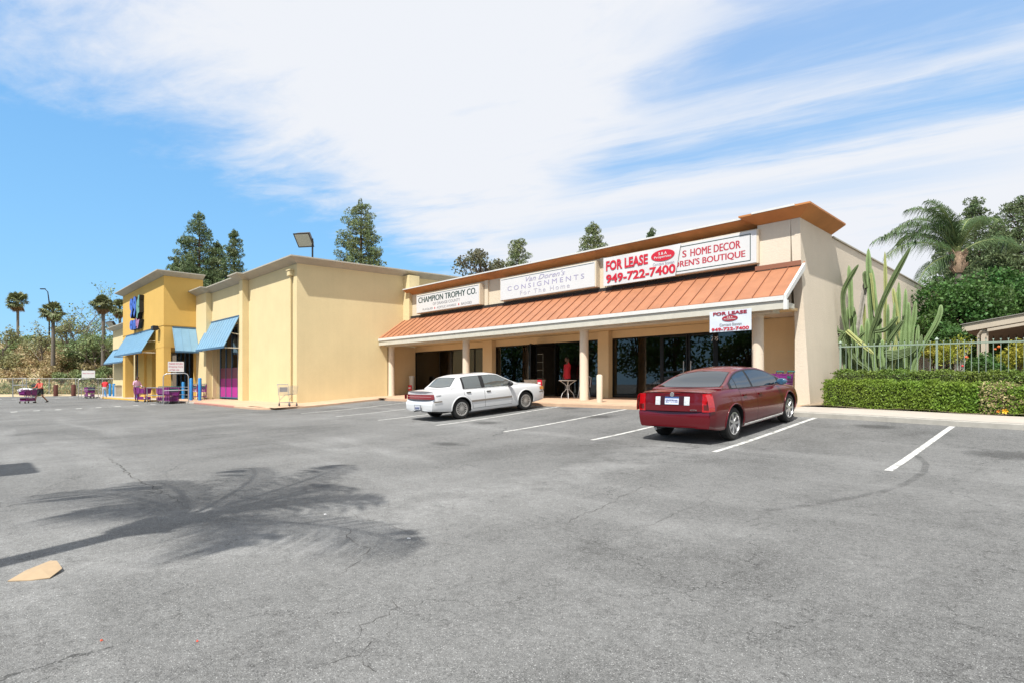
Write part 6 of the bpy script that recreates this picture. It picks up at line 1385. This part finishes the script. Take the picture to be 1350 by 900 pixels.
for k, (u, v) in enumerate([(112, 484), (124, 476), (136, 468), (95, 478), (146, 484), (116, 462)]):
    d = 80; p = atD(u, v, d); r = d*(u-675)/FPX; zb_ = bank_z(r, d)
    tree(p.x, p.y, zb_-.2, 5, (2.0, 2.0, 1.5, max(1.8, p.z-zb_)), ['dense green bush tree right of the tall half bare tree', 'dense bush tree in the middle of the green thicket', 'highest dense bush tree beside the store end', 'dense bush tree left of the green thicket', 'lowest dense bush tree against the store end', 'dense bush tree at the top of the green thicket'][k], 60+k, M['shrub2'] if k % 2 else M['shrub1'], .3, 1500, .12, 'dense bush trees on the bank', clumps=16)
# chain link fence
def chainlink_mat():
    m, n, l, b = new_mat('chain_link'); t = n.new('ShaderNodeTexCoord'); sp = n.new('ShaderNodeSeparateXYZ'); l.new(t.outputs['Object'], sp.inputs[0])
    setc(b, (.30,.31,.31)); b.inputs['Metallic'].default_value = .5; b.inputs['Roughness'].default_value = .5
    def Mm(op, x, y=None):
        q = n.new('ShaderNodeMath'); q.operation = op
        for i, k in enumerate((x, y)):
            if k is None: continue
            if isinstance(k, (int, float)): q.inputs[i].default_value = k
            else: l.new(k, q.inputs[i])
        return q.outputs[0]
    h = Mm('ADD', Mm('MULTIPLY', sp.outputs[0], R2[0]), Mm('MULTIPLY', sp.outputs[1], R2[1])); a = None
    for s_ in (1, -1):
        w_ = Mm('ABSOLUTE', Mm('SUBTRACT', Mm('FRACT', Mm('MULTIPLY', Mm('ADD', h, Mm('MULTIPLY', sp.outputs[2], s_)), 14.0)), .5)); g_ = Mm('LESS_THAN', w_, .03); a = g_ if a is None else Mm('MAXIMUM', a, g_)
    l.new(a, b.inputs['Alpha']); return m
t = empty('chain_link_fence', W(-60, 66, .35), 'grey chain link fence along the foot of the dry bank', 'fence'); mb = MB(); mb.box(-1, -1, 0, 0, 0, 0)
mb = MB(); a, b = Vector(W(-84, 66, .35)), Vector(W(-38, 66, .35)); mb.add([a, b, b+Vector((0,0,1.8)), a+Vector((0,0,1.8))], [(0,1,2,3)]); build('wire_mesh', mb, chainlink_mat(), t)
mb = MB(); mb.tube([a+Vector((0,0,1.8)), b+Vector((0,0,1.8))], .03, 6); build('rail', mb, M['steel'], t)
for k in range(16): q = a.lerp(b, k/15); mb = MB(); mb.tube([q-Vector((0,0,.2)), q+Vector((0,0,1.9))], .045, 6); build('post', mb, M['steel'], t, smooth=60)

# ------------------------------------------------------------------ garden at the right
def hedge(name, x0, x1, y0, y1, zf, h, label, seed, m, dens=1500, leaf=.055, dry=None):
    rg = np.random.default_rng(seed); t = empty(name, ((x0+x1)/2, y0, zf((x0+x1)/2, y0)), label, 'hedge', 'clipped hedges')
    mb = MB(); nx = 40
    def ring(a, b):
        x = x0+.06+(x1-x0-.12)*a; i = b*4; c = [(y0+.07, 0), (y0+.07, h-.08), (y1-.07, h-.08), (y1-.07, 0)]; k = min(3, int(round(i*3/4))); return (x, c[k][0], zf(x, y0)+c[k][1])
    mb.grid(ring, nx, 4); mb.box(x0+.06, x0+.07, y0+.07, y1-.07, zf(x0, y0), zf(x0, y0)+h-.09); build('dark_core', mb, mat('hedge_inner_shade', (.045,.05,.02), .95, var=.5, vscale=20), t)  # dark inner box: shade between the leaves put into its colour
    A = [(x1-x0)*h, (x1-x0)*(y1-y0), (y1-y0)*h]; Cs, Ns = [], []
    def wob(x, s_): return .03*np.sin(x*5.1+s_)+.02*np.sin(x*12.7+s_*2)
    for k, ar in enumerate(A):
        n = int(ar*dens*(1.15 if k == 0 else .8)); a, b = rg.random(n), rg.random(n)
        if k == 0: x = x0+(x1-x0)*a; P_ = np.stack([x, y0+wob(x, 1)+rg.normal(size=n)*.028, b*h], 1); N_ = (0, -1, 0)
        elif k == 1: x = x0+(x1-x0)*a; P_ = np.stack([x, y0+(y1-y0)*b, h+wob(x, 4)+wob(b*2, 1)+rg.normal(size=n)*.025], 1); N_ = (0, 0, 1)
        else: P_ = np.stack([x0+wob(b*4, 3)+rg.normal(size=n)*.03, y0+(y1-y0)*a, b*h], 1); N_ = (-1, 0, 0)
        P_[:, 2] += np.array([zf(q, y0) for q in P_[:, 0]]); Cs.append(P_); Ns.append(np.tile(N_, (n, 1)))
    # stray shoots
    n = int((x1-x0)*60); x = x0+(x1-x0)*rg.random(n); P_ = np.stack([x, y0+(y1-y0)*rg.random(n), h+.02+.10*rg.random(n)**2], 1); P_[:, 2] += np.array([zf(q, y0) for q in x]); Cs.append(P_); Ns.append(np.tile((0, 0, 1), (n, 1)))
    C = np.concatenate(Cs); Nn = np.concatenate(Ns)
    if dry:
        dm = (np.abs(C[:, 0]-dry[0]) < dry[1]*(1+.4*np.sin(C[:, 2]*13))) & (rg.random(len(C)) < .7); keep = ~dm
        build_leaves('dry_leaves', C[dm][::2], leaf, M['shrubdry'], t, .6, seed=seed+1, normal=Nn[dm][::2]); C, Nn = C[keep], Nn[keep]
    build_leaves('foliage', C, leaf, m, t, .62, seed=seed, normal=Nn); return t
hedge('hedge', -5.38, -2.02, 17.42, 18.35, lambda x, y: zshop(x, 17.3)+.02, .68, 'bright green clipped hedge by the end wall of the shops, front left', 71, M['leafhedge'], 2600, .055)
hedge('hedge', -2.0, 3.5, 17.42, 18.35, lambda x, y: zshop(x, 17.3)+.02, .66, 'clipped front hedge with a dry brown patch and a yellow flower', 72, M['leafhedge'], 2600, .055, dry=(-1.75, .42))
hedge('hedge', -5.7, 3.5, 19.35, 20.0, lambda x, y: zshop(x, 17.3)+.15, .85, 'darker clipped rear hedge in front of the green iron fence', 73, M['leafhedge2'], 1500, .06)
for k, (u, v, s_, c, lab) in enumerate([(1325, 541.5, .05, (.75,.42,.01), 'yellow hibiscus flower open on the front hedge'), (1316, 541.5, .028, (.62,.22,.02), 'small orange hibiscus bud left of the yellow flower')]):
    p = onY(u, v, 17.34); mb = MB()
    for j in range(5):
        a = 2*math.pi*j/5; c_, q = math.cos(a), math.sin(a); 
        mb.add([(p.x, p.y+.02, p.z), (p.x+s_*(c_-.45*q), p.y-.01, p.z+s_*(q+.45*c_)), (p.x+s_*1.25*c_, p.y-.02, p.z+s_*1.25*q), (p.x+s_*(c_+.45*q), p.y-.01, p.z+s_*(q-.45*c_))], [(0,1,2,3)])
    mb.tube([(p.x, p.y+.02, p.z), (p.x, p.y-.05, p.z)], .007, 5); tag(build('hibiscus_flower', mb, mat('hibiscus_petals', c, .6)), lab, 'flower', 'hibiscus flowers')
# iron fence
yf = 20.35; t = empty('iron_fence', (-1, yf, .9), 'pale green iron picket fence with spear tips in front of the cactus', 'fence'); zt = lambda x: 2.69-.012*(x+6)
mb = MB()
for hh in (0, -1.55): mb.prism([(-5.85, zt(-5.85)+hh-.02), (4.5, zt(4.5)+hh-.02), (4.5, zt(4.5)+hh+.02), (-5.85, zt(-5.85)+hh+.02)], 'y', yf-.018, yf+.018)
build('rails', mb, M['fencegreen'], t)
mb = MB(); x = -5.8; k = 0
while x < 4.5:
    if k % 16 == 0:
        pb = MB(); pb.box(x-.025, x+.025, yf-.025, yf+.025, .8, zt(x)+.12); pb.add([(x-.05, yf-.05, zt(x)+.12), (x+.05, yf-.05, zt(x)+.12), (x+.05, yf+.05, zt(x)+.12), (x-.05, yf+.05, zt(x)+.12), (x, yf, zt(x)+.2)], [(0,1,4),(1,2,4),(2,3,4),(3,0,4),(3,2,1,0)]); build('post', pb, M['fencegreen'], t)
    else:
        mb.tube([(x, yf, .95), (x, yf, zt(x)+.07)], .0095, 6); z = zt(x)+.06
        mb.add([(x, yf-.008, z), (x-.026, yf, z+.035), (x-.012, yf, z+.045), (x, yf, z+.12), (x+.012, yf, z+.045), (x+.026, yf, z+.035), (x, yf+.008, z)], [(0,5,4,3,2,1),(6,1,2,3,4,5)])
    x += .157; k += 1
build('pickets', mb, M['fencegreen'], t)
# cactus arms with ribs
def rib_tube(mb, pts, r, ribs=6):
    P = [Vector(p) for p in pts]; Q = []
    for i in range(len(P)-1):
        p0, p1, p2, p3 = P[max(i-1, 0)], P[i], P[i+1], P[min(i+2, len(P)-1)]
        for k in range(6):
            s_ = k/6; Q.append(.5*((2*p1)+(p2-p0)*s_+(2*p0-5*p1+4*p2-p3)*s_*s_+(3*p1-3*p2+p3-p0)*s_**3))
    Q.append(P[-1]); n = ribs*4; vs = []; N_ = len(Q); ph = random.uniform(0, 6)
    for i, p in enumerate(Q):
        d = (Q[min(i+1, N_-1)]-Q[max(i-1, 0)]).normalized(); a = d.cross(Vector((.3, 1, .1))).normalized(); b = d.cross(a); tp = (1-((N_-1-i) and 0))
        e = i/(N_-1); rr = r*min(1, math.sqrt(max(.0, (1-e)*N_/4.0+.02)))*(1+.06*math.sin(e*17+ph))
        for k in range(n):
            t_ = 2*math.pi*k/n; q = rr*(.80+.22*math.cos(ribs*t_)); vs.append(p+(a*math.cos(t_)+b*math.sin(t_))*q)
    mb.add(vs, [(i*n+k, i*n+(k+1) % n, (i+1)*n+(k+1) % n, (i+1)*n+k) for i in range(N_-1) for k in range(n)]+[tuple(range((N_-1)*n, N_*n))])
def cz(x, y): return .034*x+310
def arm(t, pts, y, r, m, y2=None, raw=False):
    y2 = y if y2 is None else y2; n = len(pts); P_ = [onY(u, v, y+(y2-y)*i/(n-1)) for i, (u, v) in enumerate(pts)]
    mb = MB(); rib_tube(mb, P_, r*.88); return build('stem', mb, m, t, smooth=70)
def zo(l): return [(1080+.2111*a, 310+.2111*b) for a, b in l]
c1, c2, c3 = M['cactus'], M['cactus2'], M['cactus3']
def cact(u, y, label): p = onY(u, 487, y); return empty('column_cactus', (p.x, y, 1.0), label, 'cactus', 'column cacti by the end wall')
t = cact(1120, 21.2, 'leftmost column cactus with a long dark arm curving up and right')
arm(t, zo([(215,920),(205,800),(190,700),(172,590),(155,500),(150,370),(185,280),(245,185)]), 21.2, .095, c2, 20.95); arm(t, zo([(175,680),(150,615),(112,595),(92,530)]), 21.1, .085, c2)
arm(t, zo([(175,598),(250,665),(342,742)]), 21.0, .085, c3, 20.7); arm(t, zo([(150,700),(135,660),(150,620),(170,600)]), 21.1, .1, c2); arm(t, zo([(210,740),(245,790),(300,830),(330,880)]), 20.9, .06, c2)
arm(t, zo([(240,660),(262,625),(285,605)]), 21.1, .06, c2)
t = cact(1122, 21.9, 'pale green column cactus standing straight against the wall at the left')
arm(t, zo([(215,920),(210,600),(200,480),(195,330),(185,190)]), 21.9, .10, c1); arm(t, zo([(150,920),(145,650),(135,430)]), 21.9, .06, c1); arm(t, zo([(225,900),(228,600),(218,450)]), 21.8, .07, c1); arm(t, zo([(180,900),(178,600),(175,450)]), 22, .06, c1)
t = cact(1146, 21.6, 'tall column cactus with a grey woody limb, highest of the middle group')
arm(t, zo([(330,920),(325,560),(318,400),(310,230),(307,85)]), 21.6, .10, c1); arm(t, zo([(355,900),(362,560),(350,400),(330,210)]), 21.5, .075, c1); arm(t, zo([(240,920),(243,620),(262,470),(285,330),(300,270)]), 21.7, .095, M['cactusgrey']); arm(t, zo([(300,330),(288,270),(285,225)]), 21.6, .10, c2)
arm(t, zo([(300,920),(300,650),(300,520)]), 21.3, .10, c1); arm(t, zo([(262,900),(266,650),(264,560)]), 21.4, .08, c1); arm(t, zo([(322,240),(330,300),(345,480)]), 21.45, .05, c3)
t = cact(1150, 21.0, 'column cactus with one long straight arm leaning far up to the right')
arm(t, zo([(300,920),(320,650),(358,530),(398,410),(480,240),(572,75)]), 21.0, .095, c2, 20.6); arm(t, zo([(350,600),(410,590),(450,560),(492,508)]), 20.9, .08, c2); arm(t, zo([(350,570),(380,545),(385,520)]), 21, .06, c2)
t = cact(1168, 21.9, 'slim yellow green column cactus, single straight stem between two groups')
arm(t, zo([(412,920),(412,520),(414,300),(410,105)]), 21.9, .065, c3)
t = cact(1190, 21.9, 'clump of short upright column cactus at the right of the wall')
for l_ in ([(500,920),(500,640),(495,480),(497,295)], [(520,920),(520,640),(535,500),(540,335)], [(570,920),(575,640),(592,520),(602,412)], [(490,900),(492,600),(478,450),(460,330)], [(555,900),(552,600),(556,500),(558,420)], [(480,600),(484,450),(484,355)], [(540,920),(540,720),(540,570)]): arm(t, zo(l_), 21.9+random.uniform(-.2, .2), .085, c1 if random.random() < .7 else c3)
t = cact(1178, 21.0, 'sprawling column cactus whose lower arms curl round to the right')
arm(t, zo([(400,720),(430,670),(470,610),(528,530)]), 20.9, .085, c2)
for k in range(6): o_ = 22*k; arm(t, zo([(400+8*k,720+.5*o_),(470,735+.4*o_-10),(560,720+.35*o_-14),(625-3*k,670+.3*o_),(640-6*k,620+.6*o_)]), 20.9-.03*k, .055, c2)
arm(t, zo([(400,900),(395,800),(385,720),(395,650)]), 20.8, .09, c1)
t = cact(1212, 20.9, 'curved pale cactus arm standing alone right of the wall')
arm(t, [(1200,500),(1206,478),(1214,460),(1224,443),(1233,428),(1239,414),(1240.5,402)], 20.9, .085, c1)
t = cact(1150, 21.4, 'low dense clump of cactus stems behind the fence pickets')
for l_ in ([(132,920),(150,700),(158,500)], [(255,920),(235,700),(225,560)], [(285,920),(282,600),(285,430)], [(345,920),(340,650),(338,500)], [(375,900),(378,640),(376,440)], [(395,900),(440,620),(452,520)], [(425,900),(428,560),(430,430)], [(535,900),(560,640),(566,470)], [(600,900),(610,700),(618,560)], [(450,900),(462,640),(470,420)]): arm(t, zo(l_), 21.7+random.uniform(-.2, .3), random.uniform(.06, .08), random.choice([c1, c1, c3]))
for k in range(26): u = 1115+k*3.6+random.uniform(-2, 2); h = random.uniform(435, 470); arm(t, [(u, 500), (u+random.uniform(-4, 4), (h+500)/2), (u+random.uniform(-7, 7), h)], 21.2+random.uniform(-.3, .5), random.uniform(.06, .09), random.choice([c1, c1, c2, c3]))
# bushes behind the fence
def bush(u, v, y, rx, rz, label, m, n, leaf, seed, stems=None, nm='garden_bush'):
    p = onY(u, v, y); x = p.x; z0 = .95; rg = np.random.default_rng(seed); t = empty(nm, (x, y, z0), label, 'bush', 'bushes behind the iron fence'); mb = MB(); Cs = []
    for k in range(14):
        c = np.array([x+rg.normal()*rx*.4, y+rg.normal()*rx*.4, p.z+rg.normal()*rz*.4]); mb.tube([(x+rg.normal()*.1, y, z0), ((x+c[0])/2, y, (z0+c[2])/2+.1), tuple(c)], [.02, .013, .006], 5); Cs.append(ball(rg, n//14, c, (rx*.45, rx*.45, rz*.4), .1))
    build('stems', mb, stems or M['bark'], t); build_leaves('foliage', np.concatenate(Cs), leaf, m, t, .5, seed=seed)
bush(1232, 468, 21.4, .5, .45, 'yellow green bush right of the curved cactus arm', M['yelleaf'], 1500, .09, 81); bush(1262, 462, 21.8, .42, .6, 'pale twiggy bush with white stems left of the carport post', M['yelleaf'], 600, .07, 82, M['cactusgrey'])
bush(1340, 470, 21.6, .45, .55, 'yellow and orange leaved bush at the right picture edge', M['yelleaf'], 1400, .09, 83); bush(1282, 478, 22.2, .6, .4, 'dark bush with red flowers at the foot of the carport post', M['leafdark'], 1800, .08, 84)
bush(1240, 445, 24, .8, .5, 'dark green bush behind the yellow green one', M['leafdark'], 3000, .1, 85); bush(1315, 480, 23, .7, .3, 'low dark bush inside the carport', M['leafdark'], 1800, .08, 86)
for k, (u, v, c) in enumerate([(1269, 482, (.6,.02,.03)), (1274, 470.5, (.65,.12,.04)), (1312, 460, (.55,.12,.03)), (1317, 457, (.6,.14,.02))]):
    p = onY(u, v, 21.2); tag(blob('flower', p, .035+.01*(k % 2), mat('flower_petal', c, .6), ['red flower lowest behind the pickets', 'orange red flower left of the carport post', 'orange leaf tip inside the carport, lower', 'orange leaf tip inside the carport, upper'][k], 'flower', 'flowers behind the fence', 90+k, (1, .7, .8)))
# carport
t = empty('carport', (0, 24, .9), 'beige open carport with sloping roof edge behind the iron fence', 'carport')
M['beige'] = mat('beige_wood', (.46,.40,.32), .7, var=.1, vscale=3); M['brownwall'] = mat('brown_ceiling', (.17,.12,.09), .8, var=.2)
def rz(x): return 3.46+.152*(x+3.18)
mb = MB(); mb.prism([(-3.2, rz(-3.2)-.24), (4, rz(4)-.24), (4, rz(4)), (-3.2, rz(-3.2))], 'y', 24.0, 24.06); mb.prism([(-2.55, rz(-2.55)-.36), (4, rz(4)-.36), (4, rz(4)-.262), (-2.55, rz(-2.55)-.262)], 'y', 24.02, 24.12); build('fascia', mb, M['beige'], t)
mb = MB(); mb.prism([(-3.25, rz(-3.25)+.002), (4, rz(4)+.002), (4, rz(4)+.02), (-3.25, rz(-3.25)+.02)], 'y', 23.95, 33); build('roof', mb, M['roofing'], t)
mb = MB(); mb.prism([(-3.2, rz(-3.2)-.2), (4, rz(4)-.2), (4, rz(4)-.15), (-3.2, rz(-3.2)-.15)], 'y', 24.07, 32.9); build('ceiling', mb, M['brownwall'], t)
for x in (-2.72, 2.0):
    mb = MB(); mb.box(x, x+.18, 24.1, 24.28, .9, rz(x)-.25); mb.tube([(x-.07, 24.1, .9), (x-.07, 24.1, rz(x)-.45), (x+.02, 24.05, rz(x)-.3)], .035, 8); build('post', mb, M['beige'], t)
mb = MB(); mb.box(-2.6, 4, 32.6, 32.8, .9, rz(4)-.25); build('back_wall', mb, mat('grey_brown_wall', (.30,.25,.21), .8, var=.1), t)
# rows of trees across the street behind the camera (seen in the shop glass and in car paint)
for k, (x, y, s_, lab) in enumerate([(-96, -36, 1.4, 'first'), (-86, -35, 1.3, 'second'), (-76, -36, 1.4, 'third'), (-66, -36, 1.3, 'fourth'), (-57, -34, 1.2, 'fifth'), (-49, -36, 1.35, 'sixth'), (-41, -33, 1.3, 'seventh'), (-32, -36, 1.0, 'eighth'), (-25, -34, 1.3, 'ninth'), (-14, -37, 1.35, 'tenth'), (-5, -35, 1.0, 'eleventh'), (6, -36, 1.3, 'twelfth')]):
    tree(x, y, 0, 10, (4.4*s_, 3.5*s_, 4.4*s_, 5.4*s_), '%s street tree from the left in the row behind the camera' % lab, 300+k, M['leafdark'], .6, 3000, .35, 'street trees behind the camera', clumps=28)
